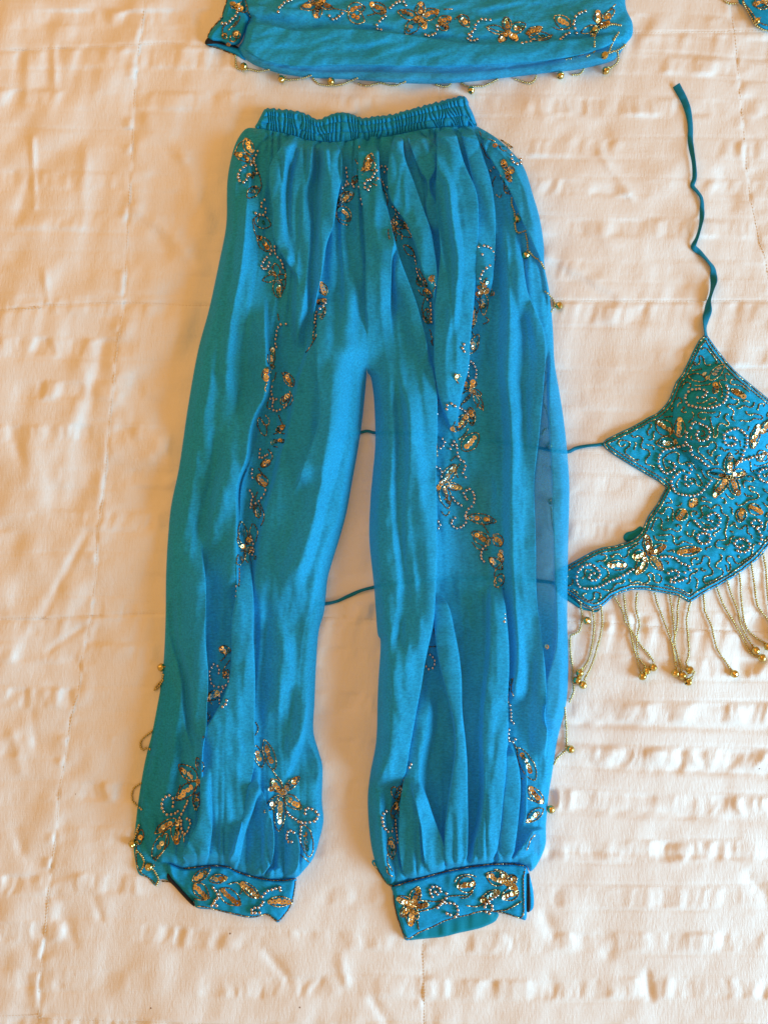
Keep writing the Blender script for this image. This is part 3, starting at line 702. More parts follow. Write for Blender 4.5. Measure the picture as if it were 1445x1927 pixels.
# ---------------------------------------------------------------- top garment along the upper edge
SHAWL = thing('folded_skirt', 'folded turquoise chiffon skirt with beaded flower border, lying above the trousers waistband', 'skirt', base_at(780, 40))
def shawl_d(x, y): return 0, shawl_h(x, y, True)
def shawl_h(x, y, want=False):
    acc = 0 * np.asarray(x, float)
    h = 7.5 + 3.2 * vnoise(x, y - 0.06 * x, 130, 34, 80) + 2.2 * vnoise(x + y, y, 44, 18, 81) + 1.0 * vnoise(x + y, y, 20, 10, 82) + 0.2 * vnoise(x, y, 7, 6, 83)
    sw = lambda p: [(b, a) for a, b in p]
    def S(l, r, el, er, hh, f0=30, f1=30, c=0.2):
        nonlocal acc
        k = ends(sw(l) + sw(r), x, f0, f1)
        if el <= 6: acc = acc - 5 * k * np.exp(-((y - curve_of(sw(l), x) - 4) / 5) ** 2)
        if er <= 6: acc = acc + 6 * k * np.exp(-((curve_of(sw(r), x) - y - 4) / 5) ** 2)
        return strip(y, x, sw(l), sw(r), el, er, 1.5 * hh, f0, f1, c)
    h = h + S([(462,44),(500,48),(560,60),(620,56),(700,60),(780,70),(880,84),(960,84),(1050,78),(1120,72),(1170,60)],
              [(452,84),(490,108),(550,121),(640,119),(760,121),(850,121),(940,117),(1040,109),(1100,98),(1165,76)], 6, 5, 6.5, 12, 40)
    h = h + S([(470,-30),(560,-20),(700,-30),(900,-30),(1170,-30)], [(470,18),(560,34),(620,37),(700,52),(800,62),(900,72),(1000,70),(1100,58),(1165,30)], 10, 14, 2.0, 20, 20)
    h = h + S([(455,10),(500,14),(560,20),(620,22)], [(455,30),(500,34),(560,42),(620,46)], 6, 12, 2.5, 10, 60)
    h = h + S([(455,112),(560,132),(700,136),(850,138),(1000,124),(1160,92)], [(455,126),(560,150),(700,160),(850,164),(1000,150),(1170,110)], 4, 9, 2.2, 10, 20)
    if want: return acc
    h = h + 2.0 * ridge(y, x, [(b, a) for a, b in [(820,12),(900,8),(980,2),(1060,-10)]], 8, 14, 1.0, 40, 40)
    return np.maximum(h, 1.5)
SHAWLP = [(440,-230),(446,-60),(452,-10),(459,24),(470,36),(464,50),(458,75),(449,90),(455,105),(470,117),(488,126),(530,139),(592,147),(661,150),(762,157),(845,157),(938,148),(1025,138),(1087,131),(1146,117),(1163,104),(1177,83),(1189,66),(1189,42),(1178,17),(1176,-10),(1180,-60),(1186,-230)]
S_SHAWL = Sheet(SHAWLP, shawl_h, dfun=shawl_d, roll=14, step=2.4, base=2.5)
def hem_sheer(x, y):      # single layer of cloth below the fold
    lo = curve_of([(b, a) for a, b in [(452,84),(490,108),(550,121),(640,119),(760,121),(850,121),(940,117),(1040,109),(1100,98),(1165,76)]], x)
    hi = curve_of([(b, a) for a, b in [(462,44),(500,48),(560,60),(620,56),(700,60),(780,70),(880,84),(960,84),(1050,78),(1120,72),(1170,60)]], x)
    return np.clip(0.42 * sstep((y - lo - 2) / 5) + 0.10 * sstep((hi - y) / 8), 0, 1)
S_SHAWL.build('skirt_panel', M_CHIFFON, SHAWL, hem_sheer)
SBAND = [(440,-230),(434,-60),(430,-10),(424,14),(416,36),(402,52),(394,62),(391,70),(398,78),(415,80),(432,86),(448,84),(458,70),(466,46),(470,34),(462,10),(460,-60),(464,-230)]
S_SBAND = Sheet(SBAND, lambda x, y: 9.0 + 1.8 * vnoise(x, y, 20, 20, 84), roll=7, step=2.4, base=2.5)
S_SBAND.build('skirt_waistband', M_BAND, SHAWL)
SBACK = [(388,84),(392,72),(420,80),(448,88),(458,104),(462,114),(443,103),(430,97),(419,93),(404,87)]
S_SBACK = Sheet(SBACK, lambda x, y: 2.0 + 0 * x, roll=5, step=2.2, base=1.5)
S_SBACK.build('band_underlap', M_BAND, SHAWL)
SV = [(387,83),(390,72),(398,72),(420,80),(444,86),(450,92),(430,88),(410,84)]
S_SV = Sheet(SV, lambda x, y: 4.6 + 0 * x, roll=2.5, step=1.8, base=1.6)
S_SV.build('fastening_strip', M_BLACK, SHAWL)

# ---------------------------------------------------------------- corner of one more piece at the upper right
CORNER = thing('beaded_scarf', 'small corner of a teal gold-edged garment poking in past the skirt and strap', 'scarf', base_at(1440, 10))
CORP = [(1376,-230),(1380,-60),(1388,0),(1396,10),(1405,22),(1414,38),(1424,50),(1445,58),(1475,60),(1540,50),(1580,-60),(1620,-230)]
S_COR = Sheet(CORP, lambda x, y: 5.0 + 1.5 * vnoise(x, y, 30, 26, 88), roll=9, step=2.8, base=2.0)
S_COR.build('scarf_cloth', M_BAND, CORNER)

# ---------------------------------------------------------------- halter top
HALTER = thing('halter_top', 'turquoise halter top covered in gold beadwork, with bell-tipped bead fringe and neck strap', 'halter top', base_at(1330, 930))
HALP = [(1325,630),(1331,632),(1347,655),(1365,678),(1380,695),(1399,712),(1427,735),(1445,750),(1470,768),(1500,770),(1560,740),(1600,800),(1580,960),(1520,1000),(1470,1012),(1445,1028),(1427,1051),(1400,1072),(1376,1089),(1348,1104),(1320,1119),(1306,1129),(1295,1134),(1284,1127),(1273,1121),(1236,1114),(1212,1110),(1188,1110),(1168,1116),(1152,1124),(1136,1139),(1121,1146),(1108,1145),(1096,1140),(1080,1128),(1062,1116),(1046,1112),(1044,1075),(1068,1063),(1096,1047),(1114,1037),(1132,1030),(1155,1027),(1177,1020),(1192,1013),(1203,1003),(1211,988),(1219,970),(1228,958),(1236,947),(1243,933),(1252,917),(1236,905),(1216,894),(1197,883),(1174,869),(1152,855),(1138,844),(1131,836),(1140,826),(1152,820),(1170,811),(1186,804),(1204,794),(1219,785),(1234,778),(1245,768),(1253,759),(1259,749),(1265,733),(1271,718),(1282,704),(1292,684),(1303,660),(1314,640)]
def halter_h(x, y):
    h = 4.0 + 0 * x
    r = np.hypot((x - 1372) / 108.0, (y - 790) / 105.0)
    h = h + 26.0 * np.sqrt(np.clip(1 - r * r, 0, 1)) ** 1.3
    h = h + 4.0 * np.exp(-((y - (700 + 0.0022 * (x - 1300) ** 2 + 0.15 * (x - 1300))) / 9.0) ** 2) * sstep((x - 1262) / 30) * sstep((1450 - x) / 40)
    h = h + 5.0 * np.exp(-(((x - 1260) / 120.0) ** 2 + ((y - 1040) / 60.0) ** 2))
    h = h + 1.3 * vnoise(x, y, 40, 36, 90) + 1.15 * vnoise(x, y, 17, 16, 91) + 0.5 * vnoise(x, y, 8, 8, 92)
    h = 1.5 + (h - 1.5) * (0.12 + 0.88 * sstep((x - 1066) / 26))
    return np.maximum(h, 1.0)
S_HAL = Sheet(HALP, halter_h, roll=9, step=2.6, base=2.0, smooth=False)
S_HAL.build('top_front', M_HALTER, HALTER)
LOOP = [(1176,1018),(1172,1010),(1178,1002),(1192,998),(1204,990),(1210,998),(1202,1010),(1190,1018)]
S_LOOP = Sheet(LOOP, lambda x, y: 3.0 + 0 * x, roll=5, step=2.2, base=2)
S_LOOP.build('lining_edge', M_LINING, HALTER)
UND = [(1046,1106),(1062,1114),(1080,1128),(1096,1141),(1108,1146),(1121,1148),(1130,1144),(1122,1152),(1110,1150),(1092,1146),(1076,1136),(1056,1122)]
S_UND = Sheet(UND, lambda x, y: 1.5 + 0 * x, roll=4, step=2.2, base=1)
S_UND.build('lining_edge', M_LINING, HALTER)

def flat_tube(name, pts, mat, parent, hw, hb, twist=None, lift=1.0, seg=10, zoff=None, taper=None):
    """a cord or strap: elliptical section (half widths in photo px), turning along its length"""
    p = catmull(pts, 3.0); n = len(p)
    z = bed_z(p[:, 0], p[:, 1])
    W0 = PT(p[:, 0], p[:, 1], z)
    T = np.gradient(W0, axis=0); T[:, 2] = 0; T /= np.linalg.norm(T, axis=1)[:, None]
    B = np.stack([-T[:, 1], T[:, 0], 0 * T[:, 0]], -1)
    U = np.array((0, 0, 1.0))
    V = []
    s = np.linspace(0, 1, n)
    for i in range(n):
        a = twist(s[i]) if twist else 0
        k = taper(s[i]) if taper else 1
        up = (abs(math.sin(a)) * hw + hb) * PX * 0.9 + lift * 0.001 + (zoff(p[i, 0], p[i, 1]) if zoff else 0)
        for j in range(seg):
            q = 2 * math.pi * j / seg
            e1, e2 = hw * k * math.cos(q) * PX, hb * math.sin(q) * PX
            c = W0[i] + B[i] * (e1 * math.cos(a) - e2 * math.sin(a)) + U * (e1 * math.sin(a) + e2 * math.cos(a) + up)
            V.append(c)
    F = [(i*seg + j, i*seg + (j+1) % seg, (i+1)*seg + (j+1) % seg, (i+1)*seg + j) for i in range(n-1) for j in range(seg)]
    return mesh_np(name, V, F, mat, parent)
STRAP = [(1270,163),(1276,174),(1283,187),(1290,204),(1295,222),(1297,244),(1297,270),(1299,290),(1302,310),(1304,336),(1301,351),(1309,362),(1317,375),(1319,395),(1317,415),(1313,433),(1308,450),(1302,466),(1312,474),(1321,484),(1330,495),(1339,508),(1340,530),(1335,552),(1329,572),(1329,588),(1325,604),(1323,618),(1325,634)]
flat_tube('neck_strap', STRAP, M_CORD, HALTER, 6.2, 1.6,
          lambda s: 0.35 + 1.25 * math.sin(s * 23 + 1.0) * (0.3 + 0.7 * s) if s > 0.1 else 0.35, 0.8,
          taper=lambda s: 1.15 - 0.45 * math.sin(math.pi * min(1, s * 1.2)))
flat_tube('tie_cord', [(1136,836),(1120,838),(1100,840),(1082,844),(1066,851),(1040,848),(980,838),(900,828),(800,818),(720,815),(705,815),(692,812),(680,814),(640,824)], M_CORD, HALTER, 3.4, 1.8, lambda s: 0.5 * math.sin(30 * s), 0.6)
flat_tube('tie_cord', [(1060,1100),(1000,1092),(900,1088),(800,1092),(720,1101),(703,1105),(680,1111),(655,1122),(635,1131),(612,1136),(590,1136)], M_CORD, HALTER, 3.4, 1.8, lambda s: 0.6 * math.sin(26 * s), 0.6)
# ---------------------------------------------------------------- beadwork
ICO = bmesh.new(); bmesh.ops.create_icosphere(ICO, subdivisions=1, radius=1.0)
ICO_V = np.array([v.co[:] for v in ICO.verts]); ICO_F = np.array([[v.index for v in f.verts] for f in ICO.faces]); ICO.free()
ICO2 = bmesh.new(); bmesh.ops.create_icosphere(ICO2, subdivisions=2, radius=1.0)
ICO2_V = np.array([v.co[:] for v in ICO2.verts]); ICO2_F = np.array([[v.index for v in f.verts] for f in ICO2.faces]); ICO2.free()

class Surf:
    def __init__(s, sheets): s.sheets = sheets
    def z(s, x, y):
        x = np.atleast_1d(np.asarray(x, float)); y = np.atleast_1d(np.asarray(y, float))
        z = bed_z(x, y) + 0.0004
        todo = np.ones(x.shape, bool)
        for sh in s.sheets:
            k = todo & inside(x, y, sh.poly)
            if k.any():
                z[k] = sh.z(x[k], y[k]); todo &= ~k
        return z
    def at(s, x, y):
        z = s.z(x, y)
        P0 = PT(x, y, z)
        e = 2.0
        Px = PT(np.asarray(x) + e, y, s.z(np.asarray(x) + e, y)) - P0
        Py = PT(x, np.asarray(y) - e, s.z(x, np.asarray(y) - e)) - P0
        n = np.cross(Px, Py); n /= np.linalg.norm(n, axis=1)[:, None]
        n[:, 2] = np.maximum(n[:, 2], 0.35); n /= np.linalg.norm(n, axis=1)[:, None]
        return P0, n

HEX = [(math.cos(math.pi * k / 3), math.sin(math.pi * k / 3)) for k in range(6)]
def rods(P0, nrm, gapfrac, rad, VV, FF, MI, pglint):
    """little glass tubes laid end to end along a path"""
    nv = sum(len(v) for v in VV)
    for i in range(len(P0) - 1):
        a, b = P0[i], P0[i + 1]
        d = b - a; ln = np.linalg.norm(d)
        if ln < 1e-5 or ln > 0.012: continue
        d /= ln
        n = (nrm[i] + nrm[i + 1]) / 2 + RNG.normal(0, .1, 3)
        sv = np.cross(n, d); sv /= np.linalg.norm(sv) + 1e-9; u = np.cross(d, sv)
        c = (a + b) / 2 + u * rad * 0.8; hl = ln * gapfrac / 2
        ring = np.array([sv * x + u * y for x, y in HEX]) * rad
        VV.append(np.concatenate([c - d * hl + ring, c + d * hl + ring, c - d * hl * 1.02 + ring * .35, c + d * hl * 1.02 + ring * .35]))
        f = [(k, (k + 1) % 6, 6 + (k + 1) % 6, 6 + k) for k in range(6)]
        f += [(12 + k, 12 + (k + 1) % 6, (k + 1) % 6, k) for k in range(6)] + [(6 + k, 6 + (k + 1) % 6, 18 + (k + 1) % 6, 18 + k) for k in range(6)]
        FF.append(np.array(f) + nv); nv += 24
        MI.append(np.full(18, 1 if RNG.random() < pglint else 0))
def bugle_part(name, surf, paths, parent, pglint=0.36, step=6.6, rad=1.12, kind=None):
    VV, FF, MI = [], [], []
    for p in paths:
        q = p + RNG.normal(0, .35, p.shape)
        P0, n = surf.at(q[:, 0], q[:, 1])
        rods(P0, n, 0.86, rad * PX, VV, FF, MI, pglint)
    if not VV: return None
    o = mesh_np(name, np.concatenate(VV), np.concatenate(FF), [M_SMOKE, M_GLINT], parent, midx=np.concatenate(MI))
    if kind: o['kind'] = kind
    return o

def sequin_mesh(name, mat):
    n = 12; V = []; F = []
    R = 4.7 * PX
    prof = [(0.24, 0.05), (0.5, -0.06), (1.0, 0.16)]
    for r, z in prof:
        for k in range(n):
            a = 2 * math.pi * k / n; V.append((r * R * math.cos(a), r * R * math.sin(a), z * R))
    for j in range(2):
        for k in range(n):
            F.append((j*n + k, (j+1)*n + k, (j+1)*n + (k+1) % n, j*n + (k+1) % n))
    me = bpy.data.meshes.new(name); me.from_pydata(V, [], F)
    me.polygons.foreach_set('use_smooth', [k >= 0 for k in range(len(F))])
    me.materials.append(mat); me.update()
    return me
SEQ = {'c': sequin_mesh('sequin', M_SEQ), 'g': sequin_mesh('sequin', M_SEQ_GREEN), 'p': sequin_mesh('sequin', M_SEQ_PALE)}
def put_sequin(parent, pos, nrm, along, tone, k=0):
    n = Vector(nrm) + Vector(RNG.normal(0, 0.19, 3)); n.normalize()
    if along is not None:
        n = (n - Vector(along).normalized() * 0.20).normalized()
    if tone == 'm': tone = random.choice('cccpg')
    elif random.random() < 0.18: tone = random.choice('pc')
    o = bpy.data.objects.new('sequin', SEQ[tone]); COL.objects.link(o)
    o.parent = parent
    q = n.to_track_quat('Z', 'Y')
    o.rotation_mode = 'QUATERNION'; o.rotation_quaternion = q
    o.location = Vector(pos) + n * (0.0010 + 0.00035 * (k % 3))
    o.matrix_parent_inverse = Matrix.Identity(4) if parent.type == 'MESH' else Matrix.Translation(-parent.location)
    s = random.uniform(0.92, 1.08); o.scale = (s, s, s)
    return o

def leaf_path(b, t, w):
    b = np.array(b, float); t = np.array(t, float); d = t - b; L = np.hypot(*d); d /= L; nn = np.array((-d[1], d[0]))
    u = np.linspace(0, 1, 14)
    off = (w / 2) * np.sin(np.pi * u ** 0.85) ** 0.75 * (1 + 0.15 * math.sin(b[0]))
    s1 = b + d * (u * L)[:, None] + nn * off[:, None]; s2 = b + d * (u * L)[:, None] - nn * off[:, None]
    return linres(np.concatenate([s1, s2[::-1][1:]]), 6.6)

def petals(root, surf, data):
    for e in data:
        bx, by, tx, ty, w, n = e[:6]; tone = e[6] if len(e) > 6 else 'c'
        pet = bugle_part('embroidered_petal', surf, [leaf_path((bx, by), (tx, ty), w)], root, 0.36)
        if pet is None: continue
        if n:
            L = math.hypot(tx - bx, ty - by)
            ln = min(L * 0.86, n * 6.9); s0 = L * 0.5 - ln / 2 + random.uniform(-.05, .05) * L
            u = (s0 + ln * (np.arange(n) + 0.5) / n) / L
            x = bx + (tx - bx) * u + RNG.normal(0, .6, n); y = by + (ty - by) * u + RNG.normal(0, .6, n)
            P0, nr = surf.at(x, y)
            al = np.array(PT(tx, ty, 0.0)) - np.array(PT(bx, by, 0.0))
            for k in range(n): put_sequin(pet, P0[k], nr[k], al, tone, k)
def scrolls(root, surf, data, rad=3.15, step=7.4):
    for pts in data:
        p = catmull(pts, step)
        p = p + RNG.normal(0, .35, p.shape)
        P0, n = surf.at(p[:, 0], p[:, 1])
        V = []; F = []
        for i in range(len(p)):
            r = rad * PX * random.uniform(.92, 1.06)
            F.append(ICO2_F + len(V) * len(ICO2_V)); V.append(ICO2_V * r + P0[i] + n[i] * r * 0.9)
        mesh_np('bead_scroll', np.concatenate(V), np.concatenate(F), M_PEARL, root)
def lines(root, surf, data, name='beaded_line', pglint=0.3):
    for pts in data:
        bugle_part(name, surf, [catmull(pts, 6.6)], root, pglint)
def loose_sequins(root, surf, data):
    for x, y, t in data:
        P0, n = surf.at([x], [y]); put_sequin(root, P0[0], n[0], None, t)
def strands(root, surf, data, lift=0.0):
    for pts in data:
        p = catmull(pts, 4.3); p = p + RNG.normal(0, .25, p.shape)
        z = surf.z(p[:, 0], p[:, 1]); r = 2.4 * PX
        k = np.ones(5) / 5
        zs = np.convolve(np.pad(z, 2, 'edge'), k, 'valid')
        z = np.maximum(z, zs) + r + lift
        P0 = PT(p[:, 0], p[:, 1], z)
        V = []; F = []
        for i in range(len(p)):
            F.append(ICO_F + len(V) * 12); V.append(ICO_V * r * random.uniform(.9, 1.12) + P0[i])
        mesh_np('bead_strand', np.concatenate(V), np.concatenate(F), M_STRAND, root)

def bell_mesh():
    bm = bmesh.new()
    R = 7.4 * PX
    # lathed body with waist seam and neck, closed at the lower pole, slot only painted
    prof = [(0.0, 1.02), (0.22, 0.99), (0.55, 0.84), (0.82, 0.57), (0.97, 0.22), (1.0, 0.05), (1.045, 0.03), (1.045, -0.03), (1.0, -0.05), (0.96, -0.27), (0.80, -0.60), (0.5, -0.87), (0.2, -0.99), (0.0, -1.01)]
    n = 18; rows = []
    for r, z in prof:
        rows.append([bm.verts.new((r * R * math.cos(2*math.pi*k/n), r * R * math.sin(2*math.pi*k/n), z * R)) for k in range(n)] if r > 0 else [bm.verts.new((0, 0, z * R))])
    for a, b in zip(rows[:-1], rows[1:]):
        for k in range(n):
            if len(a) == 1: bm.faces.new((a[0], b[k], b[(k+1) % n]))
            elif len(b) == 1: bm.faces.new((a[k], b[0], a[(k+1) % n]))
            else: bm.faces.new((a[k], b[k], b[(k+1) % n], a[(k+1) % n]))
    # slot across the lower half: faces coloured black to paint the shade inside its opening
    for f in list(bm.faces):
        c = f.calc_center_median(); f.smooth = True
        if c.z < -0.5 * R and abs(c.y) < 0.16 * R: f.material_index = 1
    # hanging loop
    m = 10
    ring = []
    for i in range(m):
        a = 2 * math.pi * i / m
        cc = Vector((0.30 * R * math.cos(a), 0, 1.22 * R + 0.30 * R * math.sin(a)))
        dr = Vector((math.cos(a), 0, math.sin(a)))
        ring.append([bm.verts.new(cc + (dr * math.cos(b) + Vector((0, 1, 0)) * math.sin(b)) * 0.10 * R) for b in (0, 1.57, 3.14, 4.71)])
    for i in range(m):
        for j in range(4):
            f = bm.faces.new((ring[i][j], ring[(i+1) % m][j], ring[(i+1) % m][(j+1) % 4], ring[i][(j+1) % 4])); f.smooth = True
    bmesh.ops.recalc_face_normals(bm, faces=bm.faces)
    me = bpy.data.meshes.new('bell'); bm.to_mesh(me); bm.free()
    me.materials.append(M_BELL); me.materials.append(M_BLACK)
    return me
BELL = bell_mesh()
def bells(root, surf, data, sc=1.0):
    for e in data:
        x, y = e[:2]; ang = e[2] if len(e) > 2 else random.uniform(0, 6.28)
        z = float(surf.z([x], [y])[0]) + 7.0 * PX * sc
        o = bpy.data.objects.new('bell', BELL); COL.objects.link(o)
        o.parent = root; o.matrix_parent_inverse = Matrix.Translation(-root.location)
        o.location = Vector(PT(x, y, z))
        # axis lies nearly flat; ang = picture direction of the loop (0 right, 90 deg up)
        ax = Vector((math.cos(ang), math.sin(ang), random.uniform(-.15, .5))).normalized()
        o.rotation_mode = 'QUATERNION'
        o.rotation_quaternion = ax.to_track_quat('Z', 'Y') @ Matrix.Rotation(random.uniform(0, 6.28), 3, 'Z').to_quaternion()
        o.scale = (sc, sc, sc)

SURT = Surf([S_CUFF_L, S_CUFF_R, S_LEG_L, S_LEG_R, S_FLAP, S_TAIL])
SB = Surf([])
petals(TROUSERS, SURT, [
 (613,556,603,530,17,4,'p'),(614,566,596,571,15,3),(612,578,592,612,12,2),(600,612,590,640,11,1),
 (473,292,462,260,17,4,'p'),(476,303,442,289,19,4),(486,352,465,373,17,3),(478,412,511,425,23,1),(510,473,484,444,18,4),
 (521,522,494,528,14,0),(522,520,518,494,13,0),(524,521,539,522,12,0),(524,527,523,562,18,5),(520,516,505,512,10,1),
 (509,690,512,652,15,5,'p'),(503,693,500,718,15,4,'p'),(553,728,535,700,17,3),(530,762,546,741,14,2,'p'),(500,821,486,785,15,0),(509,867,489,878,14,3),(503,914,483,891,18,4),(489,975,480,946,16,3),
 (461,1027,453,981,17,2,'g'),(463,1025,474,1007,14,1),(459,1036,448,1065,14,1,'p'),(462,1036,467,1060,10,0),(466,1033,480,1036,12,1),(520,812,538,800,12,2),
 (412,1221,436,1225,17,3),(412,1301,389,1318,18,4,'g'),(430,1260,420,1278,10,1),
 (372,1467,336,1439,21,4,'p'),(372,1472,329,1506,21,5,'p'),(374,1475,368,1526,14,3),(332,1540,291,1568,20,4),(334,1543,332,1588,19,6),(316,1568,288,1614,21,2,'g'),(380,1452,372,1425,12,1),
 (529,1489,510,1466,18,4,'p'),(533,1489,565,1461,17,4),(526,1496,497,1529,17,1),(529,1497,524,1566,20,6,'g'),(536,1496,568,1523,19,5,'p'),(517,1448,497,1391,18,5),(494,1444,480,1401,20,3,'p'),(572,1551,583,1614,22,5),
 (363,1659,397,1634,20,4,'p'),(366,1663,393,1690,21,5,'p'),(395,1656,429,1651,19,4,'g'),(414,1673,454,1703,30,6),(488,1690,454,1658,21,6),(505,1696,551,1696,18,7,'p'),
 (690,320,695,291,17,4),(688,318,673,323,12,2),(662,344,677,332,12,2),(641,378,666,362,19,4,'p'),(636,391,660,416,23,5,'p'),(645,390,632,372,12,1),
 (733,418,771,428,18,5),(738,424,776,447,16,0),(737,424,739,461,14,4),(779,481,759,461,14,0),(797,540,816,518,18,3),(797,545,813,562,17,3),(803,581,805,611,19,5),(794,540,786,520,12,2),
 (909,544,923,520,15,3,'g'),(912,547,927,554,15,3),(910,551,910,594,18,3,'g'),(907,545,893,528,14,2),(907,549,892,557,12,1),(889,575,888,618,15,5),(884,666,900,629,20,3,'g'),
 (886,732,855,705,20,5),(888,731,891,714,12,2,'p'),(890,734,907,745,12,0),(886,736,857,763,16,0),(891,736,908,772,15,0),(885,766,888,803,19,4),(879,781,852,812,22,5),(870,848,901,815,27,4,'p'),
 (832,908,859,873,19,6,'g'),(834,911,871,920,17,4,'g'),(832,912,843,958,20,5),(828,911,820,925,10,1),(879,972,936,982,21,6),(922,1025,887,1001,27,4),(943,1028,931,1004,18,4),(946,1071,920,1049,18,4,'p'),(946,1080,932,1107,19,1),(940,1040,946,1060,12,2),
 (1006,1469,974,1405,24,6),(1021,1512,993,1478,20,5,'p'),(1021,1521,987,1549,18,4,'g'),(750,1504,738,1478,15,1,'g'),(752,1505,763,1487,13,2),(735,1574,738,1618,17,4),(748,1510,736,1537,12,2,'p'),(755,1500,768,1462,11,0),
 (774,1701,746,1688,16,5,'p'),(776,1699,788,1668,20,4),(773,1705,753,1725,17,3),(775,1707,772,1745,17,4,'p'),(779,1702,807,1702,17,4),(777,1706,786,1731,15,1,'g'),
 (894,1661,859,1668,27,5),(951,1660,914,1644,25,6,'p'),(940,1675,901,1696,17,6,'g'),(975,1677,943,1689,22,6),(957,1660,971,1648,17,4),(955,1663,972,1672,14,3),(952,1656,942,1638,14,1),
 (938,274,962,281,14,2),(952,322,958,350,14,3),(957,315,966,326,12,2),(945,300,952,322,11,2),(951,350,957,364,12,1,'p'),
 (268,1560,262,1590,14,1)])
scrolls(TROUSERS, SURT, [
 [(613,572),(606,580),(598,588),(592,598),(590,608)],
 [(484,286),(476,299),(473,310),(460,315),(451,328),(452,341),(461,345),(468,334)],[(476,307),(482,318),(485,328)],[(497,378),(491,389),(499,394),(497,405),(489,405),(480,402)],
 [(512,473),(507,483),(497,491),(491,502),(497,508),(506,504),(508,495)],[(518,465),(520,478),(528,491),(533,504)],
 [(538,610),(530,612),(522,622),(519,635),(516,644),(521,654)],[(509,728),(511,740),(514,751),(512,763),(515,773),(522,774),(533,770),(541,763)],[(508,751),(517,754),(520,752)],
 [(489,847),(488,862),(498,859),(512,853)],[(474,883),(474,899)],[(501,923),(495,937),(486,946),(474,949)],[(470,923),(477,934),(474,943),(472,955)],[(448,1103),(448,1122)],[(473,1010),(480,1036),(478,1045)],
 [(412,1267),(412,1255),(404,1250),(396,1262),(396,1276),(402,1290),(414,1293),(426,1289),(433,1276)],[(426,1290),(416,1304),(413,1313),(416,1324),(423,1330),(428,1318)],
 [(325,1515),(326,1502),(319,1495),(310,1500),(307,1515),(312,1529),(324,1531),(336,1525)],[(356,1506),(349,1517),(344,1532),(338,1543)],[(352,1540),(359,1543),(359,1553),(355,1563),(348,1568),(344,1556),(344,1543)],
 [(541,1527),(546,1534),(556,1540),(566,1546),(575,1547),(588,1546),(597,1537),(594,1527),(585,1521),(575,1522),(576,1530)],[(568,1546),(568,1560),(566,1574),(562,1584)],[(553,1566),(545,1561),(541,1571),(544,1583),(551,1585)],
 [(402,1669),(412,1685),(402,1696),(409,1702)],[(410,1690),(399,1702)],[(497,1696),(488,1707),(477,1707),(474,1716),(490,1716)],[(494,1685),(505,1675),(517,1671),(528,1668),(529,1674)],
 [(704,328),(707,320),(714,315),(724,315),(729,321),(724,326)],[(699,339),(691,341),(686,347),(687,355),(694,359),(698,353)],[(702,334),(715,341),(728,355)],[(651,319),(653,331),(654,341),(648,350)],[(643,355),(652,349),(662,348),(665,353),(674,353)],[(678,369),(681,378),(685,384)],
 [(739,391),(746,397),(749,407),(741,415),(734,420)],[(784,507),(789,520),(792,526)],[(803,565),(813,578),(813,607)],[(781,484),(783,492)],
 [(908,481),(899,482),(895,475),(900,467),(910,464),(921,468),(926,478),(926,491),(918,502),(910,510),(904,525)],[(879,666),(870,660),(870,650),(879,648)],[(881,708),(880,696),(884,681),(891,687),(896,699),(894,711)],
 [(841,769),(843,760),(850,760),(858,766),(870,771),(879,779)],[(820,754),(824,763),(820,778)],[(832,827),(836,834),(828,844)],[(855,830),(859,839),(861,854),(864,864),(873,870),(875,879),(870,888),(875,897)],[(846,845),(850,838)],
 [(820,879),(830,885),(830,897)],[(879,940),(872,931),(876,923),(886,922),(892,937),(888,952),(879,961),(876,971)],[(855,974),(847,983),(854,993),(868,992),(878,983),(876,970)],[(817,982),(825,982),(828,989),(823,996),(817,999)],[(850,936),(857,945),(868,952)],[(913,1028),(905,1037),(904,1049),(910,1057)],
 [(809,1231),(816,1239),(816,1251),(809,1259),(802,1253)],[(946,1155),(946,1170)],[(959,1326),(960,1351),(965,1360)],[(957,1373),(956,1388),(960,1397),(968,1390)],
 [(725,1526),(719,1534),(718,1549),(725,1563),(736,1563)],[(744,1543),(746,1562),(749,1584)],[(818,1677),(823,1682),(829,1675),(822,1666),(812,1668),(808,1677),(813,1686)],[(839,1680),(838,1689),(831,1699),(823,1707)],[(841,1717),(850,1722),(859,1721),(861,1708),(853,1699),(841,1698),(831,1699)],
 [(937,1683),(928,1689),(918,1694),(911,1705),(914,1713),(922,1714),(927,1706),(920,1699)],[(960,294),(962,302),(966,309),(971,311),(977,309),(978,302)],[(925,322),(932,315),(940,318),(944,330)],[(762,1452),(770,1446),(774,1438)]])
